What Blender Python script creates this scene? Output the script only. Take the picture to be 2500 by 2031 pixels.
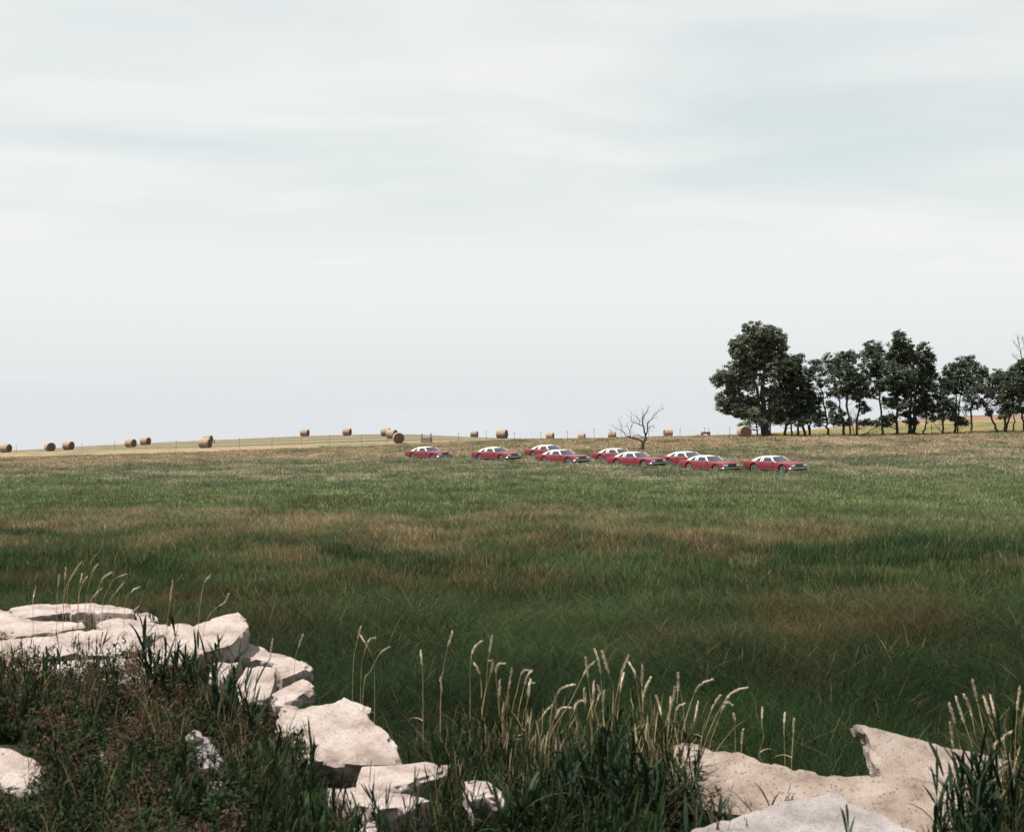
import bpy, bmesh, math, random
import numpy as np
from mathutils import Vector, Matrix, noise as mnoise
for o in list(bpy.data.objects): bpy.data.objects.remove(o)
SC = bpy.context.scene
COL = SC.collection
R = math.radians
random.seed(7); rng = np.random.default_rng(7)

# ------------------------------------------------------------ camera, sky, sun, exposure
EYE, F, CX, HY = 4.2, 3200.0, 1250.0, 1040.0      # eye height; focal length in photo pixels; centre column; level line
cam = bpy.data.cameras.new('camera'); camo = bpy.data.objects.new('camera', cam); COL.objects.link(camo)
camo.location = (0, 0, EYE); camo.rotation_euler = (R(90), 0, 0)
cam.sensor_width = 36; cam.lens = 36 * F / 2500; cam.shift_y = 24.5 / 2500
cam.clip_start = 0.1; cam.clip_end = 20000
cam.dof.use_dof = True; cam.dof.focus_distance = 60; cam.dof.aperture_fstop = 5.0
SC.camera = camo
SUN_EL, SUN_AZ = 64.0, -102.0                     # azimuth clockwise from +y (ahead): high, from the left, a little behind the camera
AL = .78                                          # one factor on every surface's albedo, against the exposure
wd = bpy.data.worlds.new('World'); SC.world = wd; wd.use_nodes = True
nt = wd.node_tree; nt.nodes.clear()
def N(nt, t, **k):
    n = nt.nodes.new(t)
    for a, b in k.items(): setattr(n, a, b)
    return n
out = N(nt, 'ShaderNodeOutputWorld'); bg = N(nt, 'ShaderNodeBackground'); nt.links.new(bg.outputs[0], out.inputs[0])
tc = N(nt, 'ShaderNodeTexCoord')
sep = N(nt, 'ShaderNodeSeparateXYZ'); nt.links.new(tc.outputs['Generated'], sep.inputs[0])
mx = N(nt, 'ShaderNodeMath', operation='MAXIMUM'); mx.inputs[1].default_value = 0.012; nt.links.new(sep.outputs['Z'], mx.inputs[0])
cmb = N(nt, 'ShaderNodeCombineXYZ'); nt.links.new(sep.outputs['X'], cmb.inputs[0]); nt.links.new(sep.outputs['Y'], cmb.inputs[1]); nt.links.new(mx.outputs[0], cmb.inputs[2])
sky = N(nt, 'ShaderNodeTexSky', sky_type='NISHITA', sun_disc=False, sun_elevation=R(SUN_EL), sun_rotation=R(SUN_AZ),
        altitude=300, air_density=1.0, dust_density=3.0, ozone_density=1.0)
nt.links.new(cmb.outputs[0], sky.inputs[0])
skm = N(nt, 'ShaderNodeVectorMath', operation='SCALE'); skm.inputs['Scale'].default_value = 0.071; skt = N(nt, 'ShaderNodeVectorMath', operation='MULTIPLY'); skt.inputs[1].default_value = (.96, 1.16, .98); nt.links.new(sky.outputs[0], skt.inputs[0]); nt.links.new(skt.outputs[0], skm.inputs[0])
# thin high cloud: streaks on a flat layer overhead (direction / height)
dv = N(nt, 'ShaderNodeMath', operation='ADD'); dv.inputs[1].default_value = 0.10; nt.links.new(mx.outputs[0], dv.inputs[0])
pl = N(nt, 'ShaderNodeVectorMath', operation='DIVIDE'); nt.links.new(cmb.outputs[0], pl.inputs[0])
cm2 = N(nt, 'ShaderNodeCombineXYZ'); [nt.links.new(dv.outputs[0], cm2.inputs[i]) for i in range(3)]
nt.links.new(cm2.outputs[0], pl.inputs[1])
mp = N(nt, 'ShaderNodeMapping'); mp.inputs['Rotation'].default_value = (0, 0, R(22)); mp.inputs['Scale'].default_value = (0.7, 1.25, 0.6)
nt.links.new(pl.outputs[0], mp.inputs[0])
nz = N(nt, 'ShaderNodeTexNoise'); nz.inputs['Scale'].default_value = 1.25; nz.inputs['Detail'].default_value = 7; nz.inputs['Roughness'].default_value = 0.5; nz.inputs['Distortion'].default_value = 0.35
nt.links.new(mp.outputs[0], nz.inputs['Vector'])
rp = N(nt, 'ShaderNodeMapRange', interpolation_type='SMOOTHSTEP'); rp.inputs['From Min'].default_value = 0.25; rp.inputs['From Max'].default_value = 0.72
rp.inputs['To Min'].default_value = 0.66; rp.inputs['To Max'].default_value = 1.0; nt.links.new(nz.outputs[0], rp.inputs[0])
# the veil thickens towards the horizon
el = N(nt, 'ShaderNodeMapRange', interpolation_type='SMOOTHSTEP'); el.inputs['From Min'].default_value = 0.10; el.inputs['From Max'].default_value = 0.34
el.inputs['To Min'].default_value = 0.95; el.inputs['To Max'].default_value = 0.0; nt.links.new(mx.outputs[0], el.inputs[0])
vf = N(nt, 'ShaderNodeMath', operation='MAXIMUM'); nt.links.new(rp.outputs[0], vf.inputs[0]); nt.links.new(el.outputs[0], vf.inputs[1])
mixc = N(nt, 'ShaderNodeMix', data_type='RGBA'); nt.links.new(vf.outputs[0], mixc.inputs['Factor'])
nt.links.new(skm.outputs[0], mixc.inputs['A'])
hz = N(nt, 'ShaderNodeMapRange', interpolation_type='SMOOTHSTEP'); hz.inputs['From Min'].default_value = 0.0; hz.inputs['From Max'].default_value = 0.13; nt.links.new(mx.outputs[0], hz.inputs[0])
vc = N(nt, 'ShaderNodeMix', data_type='RGBA'); nt.links.new(hz.outputs[0], vc.inputs['Factor'])          # greyer air low down
vc.inputs['A'].default_value = (0.392, 0.403, 0.416, 1); vc.inputs['B'].default_value = (0.446, 0.453, 0.441, 1); nt.links.new(vc.outputs['Result'], mixc.inputs['B'])
nt.links.new(mixc.outputs['Result'], bg.inputs[0]); bg.inputs[1].default_value = 1.0
sl = bpy.data.lights.new('sun', 'SUN'); sl.energy = 5.0; sl.angle = R(0.6); sl.color = (1, 0.955, 0.89)
so = bpy.data.objects.new('sun', sl); COL.objects.link(so); so.location = (-60, 0, 90)
ca, sa, ce, se = math.cos(R(SUN_AZ)), math.sin(R(SUN_AZ)), math.cos(R(SUN_EL)), math.sin(R(SUN_EL))
so.rotation_euler = Vector((sa * ce, ca * ce, se)).to_track_quat('Z', 'Y').to_euler()
vs = SC.view_settings; vs.view_transform = 'Standard'; vs.look = 'None'; vs.gamma = 1; vs.use_curve_mapping = False; vs.exposure = 1.0
SC.cycles.max_bounces = 6; SC.cycles.transparent_max_bounces = 8

# ------------------------------------------------------------ helpers
def at(px, py, d):            # a photo pixel at depth d (metres ahead of the camera)
    return Vector(((px - CX) / F * d, d, EYE - (py - HY) / F * d))
def mesh_np(name, V, Fq, mat=None, smooth=False, sharp=None):
    """V (n,3); Fq: list of arrays of faces with the same vertex count each"""
    me = bpy.data.meshes.new(name)
    V = np.asarray(V, dtype=np.float32)
    if not isinstance(Fq, (list, tuple)) or (len(Fq) and np.isscalar(Fq[0])): Fq = [Fq]
    Fq = [np.asarray(f, dtype=np.int32) for f in Fq if len(f)]
    me.vertices.add(len(V)); me.vertices.foreach_set('co', V.ravel())
    nl = sum(f.size for f in Fq); nf = sum(len(f) for f in Fq)
    if nf:
        me.loops.add(nl); me.polygons.add(nf)
        me.loops.foreach_set('vertex_index', np.concatenate([f.ravel() for f in Fq]))
        tot = np.concatenate([np.full(len(f), f.shape[1], dtype=np.int32) for f in Fq])
        st = np.concatenate([[0], np.cumsum(tot)[:-1]]).astype(np.int32)
        me.polygons.foreach_set('loop_start', st)
        me.polygons.foreach_set('use_smooth', np.full(nf, smooth))
    me.update(calc_edges=True)
    if smooth and sharp is not None: me.set_sharp_from_angle(angle=R(sharp))
    if mat: me.materials.append(mat)
    return me
def obj(name, me, parent=None, loc=None):
    o = bpy.data.objects.new(name, me); COL.objects.link(o)
    if parent: o.parent = parent
    if loc is not None: o.location = loc
    return o
def tag(o, label=None, cat=None, group=None, kind=None):
    if label: o['label'] = label
    if cat: o['category'] = cat
    if group: o['group'] = group
    if kind: o['kind'] = kind
    return o
def thing(name, label, cat, loc=(0, 0, 0), rot=(0, 0, 0), group=None):
    o = bpy.data.objects.new(name, None); COL.objects.link(o); o.location = loc; o.rotation_euler = rot
    o.empty_display_size = 0.2
    return tag(o, label, cat, group)
def copy_tree(o, parent=None):
    c = o.copy(); COL.objects.link(c); c.parent = parent
    for ch in list(o.children): copy_tree(ch, c)
    return c
class MB:
    """collects several shapes into one mesh"""
    def __init__(s): s.V = []; s.F = {}; s.n = 0
    def add(s, V, Fs):
        V = np.asarray(V, dtype=float).reshape(-1, 3)
        for f in Fs: s.F.setdefault(len(f), []).append([i + s.n for i in f])
        s.V.append(V); s.n += len(V); return s
    def box(s, x0, x1, y0, y1, z0, z1):
        return s.add([(x, y, z) for x in (x0, x1) for y in (y0, y1) for z in (z0, z1)],
                     [(0, 1, 3, 2), (4, 6, 7, 5), (0, 4, 5, 1), (2, 3, 7, 6), (0, 2, 6, 4), (1, 5, 7, 3)])
    def tube(s, pts, rad, n=6, cap=True):
        pts = [Vector(p) for p in pts]; k = len(pts)
        if np.isscalar(rad): rad = [rad] * k
        V = []; prev = None
        for i, p in enumerate(pts):
            t = (pts[min(i + 1, k - 1)] - pts[max(i - 1, 0)])
            if t.length < 1e-9: t = Vector((0, 0, 1))
            t.normalize()
            a = prev - t * prev.dot(t) if prev is not None else t.orthogonal()
            if a.length < 1e-6: a = t.orthogonal()
            a.normalize(); prev = a; b = t.cross(a)
            for j in range(n):
                q = 2 * math.pi * j / n
                V.append(p + (a * math.cos(q) + b * math.sin(q)) * rad[i])
        Fs = [(i * n + j, i * n + (j + 1) % n, (i + 1) * n + (j + 1) % n, (i + 1) * n + j) for i in range(k - 1) for j in range(n)]
        if cap: Fs += [tuple(range(n - 1, -1, -1)), tuple((k - 1) * n + j for j in range(n))]
        return s.add(V, Fs)
    def lathe(s, prof, n=20, axis='y', c=(0, 0, 0)):
        """prof: (along axis, radius)"""
        V = []; k = len(prof)
        for a, r in prof:
            for j in range(n):
                q = 2 * math.pi * j / n; u, v = r * math.cos(q), r * math.sin(q)
                V.append((u + c[0], a + c[1], v + c[2]) if axis == 'y' else (a + c[0], u + c[1], v + c[2]) if axis == 'x' else (u + c[0], v + c[1], a + c[2]))
        return s.add(V, [(i * n + j, i * n + (j + 1) % n, (i + 1) * n + (j + 1) % n, (i + 1) * n + j) for i in range(k - 1) for j in range(n)])
    def mesh(s, name, mat, smooth=False, sharp=None):
        me = mesh_np(name, np.concatenate(s.V), list(map(np.array, s.F.values())), mat, smooth, sharp)
        bm = bmesh.new(); bm.from_mesh(me); bmesh.ops.recalc_face_normals(bm, faces=bm.faces); bm.to_mesh(me); bm.free()
        if smooth and sharp is not None: me.set_sharp_from_angle(angle=R(sharp))
        return me
    def build(s, name, mat, parent=None, smooth=False, sharp=None):
        return obj(name, s.mesh(name, mat, smooth, sharp), parent)
# value noise
def _h(i, j, s):
    n = (i * 374761393 + j * 668265263 + s * 1442695041).astype(np.int64) & 0xffffffff
    n = ((n ^ (n >> 13)) * 1274126177) & 0xffffffff
    return ((n ^ (n >> 16)) & 0xffff) / 65535.0
def vn(x, y, s=0):
    x = np.asarray(x, float); y = np.asarray(y, float)
    i = np.floor(x).astype(np.int64); j = np.floor(y).astype(np.int64); u = x - i; v = y - j
    u = u * u * (3 - 2 * u); v = v * v * (3 - 2 * v)
    return (_h(i, j, s) * (1 - u) + _h(i + 1, j, s) * u) * (1 - v) + (_h(i, j + 1, s) * (1 - u) + _h(i + 1, j + 1, s) * u) * v
def fbm(x, y, s=0, o=4):
    t = 0; a = .5; n = 0
    for k in range(o):
        t = t + a * vn(x, y, s + k * 17); n += a; a *= .5; x = x * 2.03 + 11.3; y = y * 2.03 + 5.7
    return t / n
def sst(a, b, x):
    t = np.clip((x - a) / (b - a), 0, 1); return t * t * (3 - 2 * t)

# ------------------------------------------------------------ materials
def mat_new(name):
    m = bpy.data.materials.new(name); m.use_nodes = True; nt = m.node_tree; nt.nodes.clear()
    o = N(nt, 'ShaderNodeOutputMaterial'); b = N(nt, 'ShaderNodeBsdfPrincipled'); nt.links.new(b.outputs[0], o.inputs[0])
    return m, nt, b, o
def simple(name, col, rough=.6, metal=0., spec=.5, coat=0., var=.0, scale=8., bump=0., bscale=40.):
    m, nt, b, o = mat_new(name); col = tuple(c * AL for c in col)
    b.inputs['Base Color'].default_value = (*col, 1); b.inputs['Roughness'].default_value = rough
    b.inputs['Metallic'].default_value = metal; b.inputs['Specular IOR Level'].default_value = spec; b.inputs['Coat Weight'].default_value = coat
    tcn = N(nt, 'ShaderNodeTexCoord')
    if var > 0:
        n = N(nt, 'ShaderNodeTexNoise'); n.inputs['Scale'].default_value = scale; n.inputs['Detail'].default_value = 5
        nt.links.new(tcn.outputs['Object'], n.inputs['Vector'])
        r = N(nt, 'ShaderNodeMapRange'); r.inputs['From Min'].default_value = .3; r.inputs['From Max'].default_value = .7
        r.inputs['To Min'].default_value = 1 - var; r.inputs['To Max'].default_value = 1 + var; nt.links.new(n.outputs[0], r.inputs[0])
        s = N(nt, 'ShaderNodeVectorMath', operation='SCALE'); s.inputs[0].default_value = col; nt.links.new(r.outputs[0], s.inputs['Scale'])
        nt.links.new(s.outputs[0], b.inputs['Base Color'])
    if bump > 0:
        n = N(nt, 'ShaderNodeTexNoise'); n.inputs['Scale'].default_value = bscale; n.inputs['Detail'].default_value = 6
        nt.links.new(tcn.outputs['Object'], n.inputs['Vector'])
        bp = N(nt, 'ShaderNodeBump'); bp.inputs['Strength'].default_value = bump; bp.inputs['Distance'].default_value = .02
        nt.links.new(n.outputs[0], bp.inputs['Height']); nt.links.new(bp.outputs[0], b.inputs['Normal'])
    return m
def leafy(name, col=None, trans=.25, rough=.7, var=.35, spec=.08):
    """thin green stuff; col None: the colour comes from the instance's own tint"""
    m, nt, b, o = mat_new(name)
    oi = N(nt, 'ShaderNodeObjectInfo'); ge = N(nt, 'ShaderNodeNewGeometry')
    r = N(nt, 'ShaderNodeMapRange'); r.inputs['To Min'].default_value = 1 - var; r.inputs['To Max'].default_value = 1 + var
    nt.links.new(ge.outputs['Random Per Island'], r.inputs[0])
    s = N(nt, 'ShaderNodeVectorMath', operation='SCALE'); nt.links.new(r.outputs[0], s.inputs['Scale'])
    if col is None:
        a = N(nt, 'ShaderNodeAttribute', attribute_type='INSTANCER', attribute_name='tint'); nt.links.new(a.outputs['Vector'], s.inputs[0])
    else: s.inputs[0].default_value = tuple(c * AL for c in col)
    nt.links.new(s.outputs[0], b.inputs['Base Color']); b.inputs['Roughness'].default_value = rough; b.inputs['Specular IOR Level'].default_value = spec
    t = N(nt, 'ShaderNodeBsdfTranslucent'); nt.links.new(s.outputs[0], t.inputs[0])
    mx = N(nt, 'ShaderNodeMixShader'); mx.inputs[0].default_value = trans
    nt.links.new(b.outputs[0], mx.inputs[1]); nt.links.new(t.outputs[0], mx.inputs[2]); nt.links.new(mx.outputs[0], o.inputs[0])
    return m
def concrete(name, base, stain, pale, speck=.62, cell=58.):
    m, nt, b, o = mat_new(name); base, stain, pale = [tuple(c * AL * .98 for c in q) for q in (base, stain, pale)]
    tcn = N(nt, 'ShaderNodeTexCoord'); P = tcn.outputs['Object']
    n1 = N(nt, 'ShaderNodeTexNoise'); n1.inputs['Scale'].default_value = 3.2; n1.inputs['Detail'].default_value = 7; n1.inputs['Roughness'].default_value = .65; nt.links.new(P, n1.inputs['Vector'])
    c1 = N(nt, 'ShaderNodeValToRGB'); e = c1.color_ramp.elements; e[0].position = .38; e[0].color = (*stain, 1); e[1].position = .62; e[1].color = (*pale, 1)
    k = e.new(.49); k.color = (*base, 1); nt.links.new(n1.outputs[0], c1.inputs[0])
    # exposed aggregate: dark pits and pale pebbles, only in patches
    vo = N(nt, 'ShaderNodeTexVoronoi'); vo.inputs['Scale'].default_value = cell; nt.links.new(P, vo.inputs['Vector'])
    n2 = N(nt, 'ShaderNodeTexNoise'); n2.inputs['Scale'].default_value = 5.5; n2.inputs['Detail'].default_value = 4; nt.links.new(P, n2.inputs['Vector'])
    pm = N(nt, 'ShaderNodeMapRange'); pm.inputs['From Min'].default_value = .30; pm.inputs['From Max'].default_value = .56; nt.links.new(n2.outputs[0], pm.inputs[0])
    sp = N(nt, 'ShaderNodeSeparateColor'); nt.links.new(vo.outputs['Color'], sp.inputs[0])
    pk = N(nt, 'ShaderNodeMapRange'); pk.inputs['From Min'].default_value = speck; pk.inputs['From Max'].default_value = speck + .07; nt.links.new(sp.outputs[0], pk.inputs[0])
    dr = N(nt, 'ShaderNodeMapRange'); dr.inputs['From Min'].default_value = .36; dr.inputs['From Max'].default_value = .18; nt.links.new(vo.outputs['Distance'], dr.inputs[0])
    m0 = N(nt, 'ShaderNodeMath', operation='MULTIPLY'); nt.links.new(pk.outputs[0], m0.inputs[0]); nt.links.new(dr.outputs[0], m0.inputs[1])
    mm = N(nt, 'ShaderNodeMath', operation='MULTIPLY'); nt.links.new(m0.outputs[0], mm.inputs[0]); nt.links.new(pm.outputs[0], mm.inputs[1])
    m2 = N(nt, 'ShaderNodeMath', operation='MULTIPLY'); m2.inputs[1].default_value = .8; nt.links.new(mm.outputs[0], m2.inputs[0])
    x = N(nt, 'ShaderNodeMix', data_type='RGBA'); nt.links.new(m2.outputs[0], x.inputs['Factor']); nt.links.new(c1.outputs[0], x.inputs['A']); x.inputs['B'].default_value = (.11, .085, .075, 1)
    n3 = N(nt, 'ShaderNodeTexNoise'); n3.inputs['Scale'].default_value = 130; n3.inputs['Detail'].default_value = 4; nt.links.new(P, n3.inputs['Vector'])
    g = N(nt, 'ShaderNodeMapRange'); g.inputs['From Min'].default_value = .3; g.inputs['From Max'].default_value = .7; g.inputs['To Min'].default_value = .72; g.inputs['To Max'].default_value = 1.24; nt.links.new(n3.outputs[0], g.inputs[0])
    s = N(nt, 'ShaderNodeVectorMath', operation='SCALE'); nt.links.new(x.outputs['Result'], s.inputs[0]); nt.links.new(g.outputs[0], s.inputs['Scale'])
    nt.links.new(s.outputs[0], b.inputs['Base Color']); b.inputs['Roughness'].default_value = .9; b.inputs['Specular IOR Level'].default_value = .2
    ad = N(nt, 'ShaderNodeMath', operation='SUBTRACT'); nt.links.new(n3.outputs[0], ad.inputs[0]); nt.links.new(mm.outputs[0], ad.inputs[1])
    bp = N(nt, 'ShaderNodeBump'); bp.inputs['Strength'].default_value = .7; bp.inputs['Distance'].default_value = .012; nt.links.new(ad.outputs[0], bp.inputs['Height']); nt.links.new(bp.outputs[0], b.inputs['Normal'])
    return m
M = {}
M['concrete'] = concrete('concrete_pale', (.335, .275, .246), (.215, .165, .142), (.395, .340, .312))
M['concrete_grey'] = concrete('concrete_grey', (.245, .215, .212), (.175, .155, .152), (.305, .272, .262))
M['concrete_tan'] = concrete('concrete_tan', (.275, .218, .185), (.20, .150, .125), (.325, .268, .236))
M['concrete_pebbly'] = concrete('concrete_pebbly', (.245, .188, .155), (.165, .122, .10), (.31, .255, .22), .30, 33.)
M['grass'] = leafy('grass_blades'); M['weed'] = leafy('weed_leaves', trans=.15, rough=.85, spec=.1)
M['tree_leaf'] = leafy('tree_leaves', (.066, .088, .052), .25, .6, .5, .2)
M['tree_leaf_pale'] = leafy('tree_leaves_pale', (.135, .155, .108), .25, .6, .5, .2)
M['bark'] = simple('bark', (.035, .028, .026), .9, var=.4, scale=6, bump=.6, bscale=25)
M['bark_dead'] = simple('bark_dead', (.045, .032, .035), .9, var=.45, scale=5, bump=.6, bscale=30)
M['hay'] = simple('hay', (.31, .240, .185), .95, spec=.1, var=.35, scale=9, bump=1., bscale=30)
M['hay_end'] = simple('hay_end', (.175, .115, .085), .95, spec=.1, var=.35, scale=7, bump=1., bscale=25)
M['paint'] = simple('red_paint', (.185, .026, .034), .42, spec=.35, coat=.12, var=.07, scale=3)
M['vinyl'] = simple('cream_vinyl', (.76, .71, .55), .55, var=.05, scale=4)
M['chrome'] = simple('chrome', (.60, .61, .66), .28, 1., var=.1, scale=5)
M['glass'] = simple('car_glass', (.022, .026, .060), .08, spec=1.0, var=.3, scale=2.5)
M['lens'] = simple('lamp_lens', (.70, .72, .75), .12, var=.1, scale=20)
M['rubber'] = simple('tyre_rubber', (.018, .018, .019), .8, var=.2, scale=12)
M['black'] = simple('underbody_black', (.008, .008, .009), .9, var=.2, scale=6)
M['white_wall'] = simple('white_wall', (.6, .6, .6), .7, var=.1, scale=9)
M['grille'] = simple('grille_dark', (.03, .03, .036), .4, .5, var=.2, scale=9)
M['red_lens'] = simple('red_lens', (.3, .01, .01), .2, var=.1, scale=9)
M['old_wood'] = simple('old_wood', (.17, .15, .19), .9, var=.35, scale=4, bump=.5)
M['post'] = simple('post_steel', (.06, .055, .05), .8, var=.3, scale=4)
M['wagon_red'] = simple('wagon_red', (.23, .045, .04), .7, var=.3, scale=3)
M['stem'] = simple('dry_stem', (.36, .26, .14), .85, spec=.15, var=.3, scale=14)
M['seed'] = simple('seed_head', (.64, .53, .40), .9, spec=.1, var=.3, scale=60)
# ------------------------------------------------------------ the lie of the land: how far the ground lies below the eye
YK = np.array([0, 60, 90, 110, 130, 165, 200, 250, 300, 400, 600, 1000, 3000, 6000.])
TAB = {
 -900: [4.2,4.2,4.2,4.2,4.2,4.25,4.5,5.5,7,11,22,42,112,220],
 0:    [4.2,4.2,4.2,4.2,4.2,4.2,4.25,4.85,5.9,9,20,40,110,220],
 234:  [4.2,4.2,4.15,4.1,4.05,3.85,3.75,3.85,4.3,6.8,18,40,110,220],
 468:  [4.2,4.2,4.1,3.95,3.8,3.5,3.35,3.1,3.4,5.4,16,40,110,220],
 749:  [4.2,4.2,4.05,3.85,3.6,2.95,2.6,2.0,2.15,3.6,12,38,110,220],
 983:  [4.2,4.2,4.0,3.75,3.5,2.6,1.9,1.5,1.6,3.0,11,36,110,220],
 1082: [4.2,4.2,3.95,3.7,3.4,2.2,1.85,1.85,2.2,4.0,12,36,110,220],
 1252: [4.2,4.2,3.95,3.65,3.25,1.75,1.95,2.4,3.2,5.0,12,36,110,220],
 1471: [4.2,4.2,3.95,3.55,3.1,1.55,1.85,2.3,3.2,5.0,12,36,110,220],
 1676: [4.2,4.2,3.95,3.55,2.9,1.3,1.5,1.85,2.6,4.5,11,34,100,200],
 1880: [4.2,4.2,3.95,3.5,2.8,1.13,1.25,1.45,1.7,3.0,9,30,100,200],
 2000: [4.2,4.2,3.95,3.5,2.75,1.13,1.0,.8,.5,.8,5,20,90,200],
 2121: [4.2,4.2,3.95,3.5,2.7,1.1,.9,.3,-.4,-1.3,0,10,80,180],
 2241: [4.2,4.2,3.95,3.5,2.6,1.0,.7,0,-1,-2.2,-1,8,80,180],
 2354: [4.2,4.2,3.95,3.45,2.5,.85,.5,-.5,-1.9,-3.6,-2.5,6,80,180],
 2500: [4.2,4.2,3.95,3.4,2.4,.6,.2,-.8,-2.2,-3.7,-3,6,80,180],
 3400: [4.2,4.2,3.95,3.4,2.4,.4,0,-1,-2.4,-4,-3,6,80,180]}
UK = np.array(sorted(TAB)); T0 = np.array([TAB[u] for u in UK])
gu = np.linspace(-900, 3400, 260); gl = np.linspace(math.log(20), math.log(6000), 420)
_t = np.array([np.interp(np.exp(gl), YK, r) for r in T0])
G = np.array([np.interp(gu, UK, _t[:, j]) for j in range(len(gl))]).T
for _ in range(3):
    p = np.pad(G, ((4, 4), (3, 3)), 'edge')
    G = sum(p[a:a + G.shape[0], b + 0:b + G.shape[1]] for a in range(9) for b in range(7)) / 63.
EDGE_U = [-900, 0, 350, 700, 900, 1050, 1300, 1600, 1900, 2500, 3400]
EDGE_Y = [14.5, 13.6, 12.9, 11.4, 9.7, 9.0, 8.9, 9.0, 8.9, 9.2, 9.6]
def depth(x, y):
    x = np.asarray(x, float); y = np.asarray(y, float)
    ys = np.maximum(y, 2.0); u = np.clip(CX + F * x / ys, -899, 3399)
    a = (u + 900) / 4300 * 259; b = np.clip((np.log(np.clip(ys, 20, 5900)) - gl[0]) / (gl[-1] - gl[0]) * 419, 0, 418.99)
    i = np.clip(a.astype(int), 0, 258); j = b.astype(int); fa = a - i; fb = b - j
    D = (G[i, j] * (1 - fa) + G[i + 1, j] * fa) * (1 - fb) + (G[i, j + 1] * (1 - fa) + G[i + 1, j + 1] * fa) * fb
    D = D + (fbm(x * .12, y * .12, 3) - .5) * .35 * sst(14, 25, y) * (1 - sst(90, 130, y)) + (fbm(x * .6, y * .6, 5) - .5) * .10
    e = np.interp(u, EDGE_U, EDGE_Y)
    bank = 1.62 + (np.interp(u, [-900, 520, 760, 3400], [.50, .50, .80, .80])) * sst(1, 6.3, y) + (fbm(x * .9, y * .9, 9) - .5) * .22 * sst(3, 6, y)
    w = sst(0, 1, (y - e) / 3.4)
    return bank * (1 - w) + D * w
def gz(x, y): return EYE - depth(x, y)
def gzf(x, y): return float(gz(np.array([x]), np.array([y]))[0])
# ------------------------------------------------------------ what grows where (plant colours with distance haze painted in, 0 green .. 1 dry)
DK = np.log([8, 17, 21, 26, 31, 40, 44, 60, 66, 88, 96, 125, 140, 165, 400])
DV = [.12, .06, .14, .42, .32, .34, .56, .50, .05, .04, .40, .42, .68, .66, .7]
def dryness(x, y):
    x = np.asarray(x, float); y = np.asarray(y, float)
    wy = np.maximum(y, 1) * np.exp((fbm(x * .05 + 3, y * .03, 21) - .5) * .30)
    d = np.interp(np.log(np.maximum(wy, 1)), DK, DV)
    d = d + (fbm(x * .26, y * .15, 31) - .5) * 1.25 + (fbm(x * .9, y * .5, 41, 3) - .5) * .75
    return np.clip(d, 0, 1)
def hay_field(x, y):          # the mown field behind the fence line, left of centre
    u = CX + F * x / np.maximum(y, 1); line = np.interp(u, [-900, 0, 468, 882, 1028, 1179, 1264, 1320], [215, 205, 192, 180, 176, 168, 164, 500])
    return sst(-4, 4, y - line)
def crop_field(x, y):         # yellow-flowered crop behind the trees
    u = CX + F * x / np.maximum(y, 1)
    return sst(168, 172, y) * (1 - sst(255, 265, y)) * sst(1660, 1720, u)
def hazed_plant_colour(x, y, jitter=0.):  # colour ramps run dark near to pale far: haze painted into the plants
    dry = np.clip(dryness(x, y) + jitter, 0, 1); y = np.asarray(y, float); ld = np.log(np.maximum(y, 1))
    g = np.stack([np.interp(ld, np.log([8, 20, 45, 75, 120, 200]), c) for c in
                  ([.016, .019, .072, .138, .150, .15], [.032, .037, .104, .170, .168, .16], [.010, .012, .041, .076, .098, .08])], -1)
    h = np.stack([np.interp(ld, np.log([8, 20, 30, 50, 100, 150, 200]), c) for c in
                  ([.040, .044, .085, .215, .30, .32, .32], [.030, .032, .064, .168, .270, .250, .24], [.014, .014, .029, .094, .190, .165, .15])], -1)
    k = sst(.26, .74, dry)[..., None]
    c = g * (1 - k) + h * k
    red = sst(.52, .75, fbm(np.asarray(x) * .11, y * .11, 77))[..., None] * sst(125, 140, y)[..., None] * (1 - sst(168, 175, y))[..., None]
    c = c * (1 - red * .3) + np.array([.32, .19, .11]) * red * .3
    hf = hay_field(x, y)[..., None]
    ph = (np.asarray(x) * .42 + y * 1.0 + (fbm(np.asarray(x) * .015, y * .015, 51) - .5) * 10) / 19.0
    row = sst(.35, .75, .5 + .5 * np.sin(ph * 2 * math.pi))[..., None]
    c = c * (1 - hf) + hf * (np.array([.135, .128, .075]) * (1 - row) + np.array([.27, .215, .15]) * row)
    cf = crop_field(x, y)[..., None]; fl = sst(.45, .6, fbm(np.asarray(x) * .5, y * .3, 61))[..., None]
    c = c * (1 - cf) + cf * (np.array([.13, .13, .065]) * (1 - fl) + np.array([.25, .20, .075]) * fl)
    far = (sst(262, 275, y) * sst(1900, 2000, CX + F * np.asarray(x) / np.maximum(y, 1)))[..., None]
    c = c * (1 - far) + far * np.array([.24, .16, .11]) * (.7 + .6 * fbm(np.asarray(x) * .05, y * .02, 71))[..., None]
    return c * AL
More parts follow.
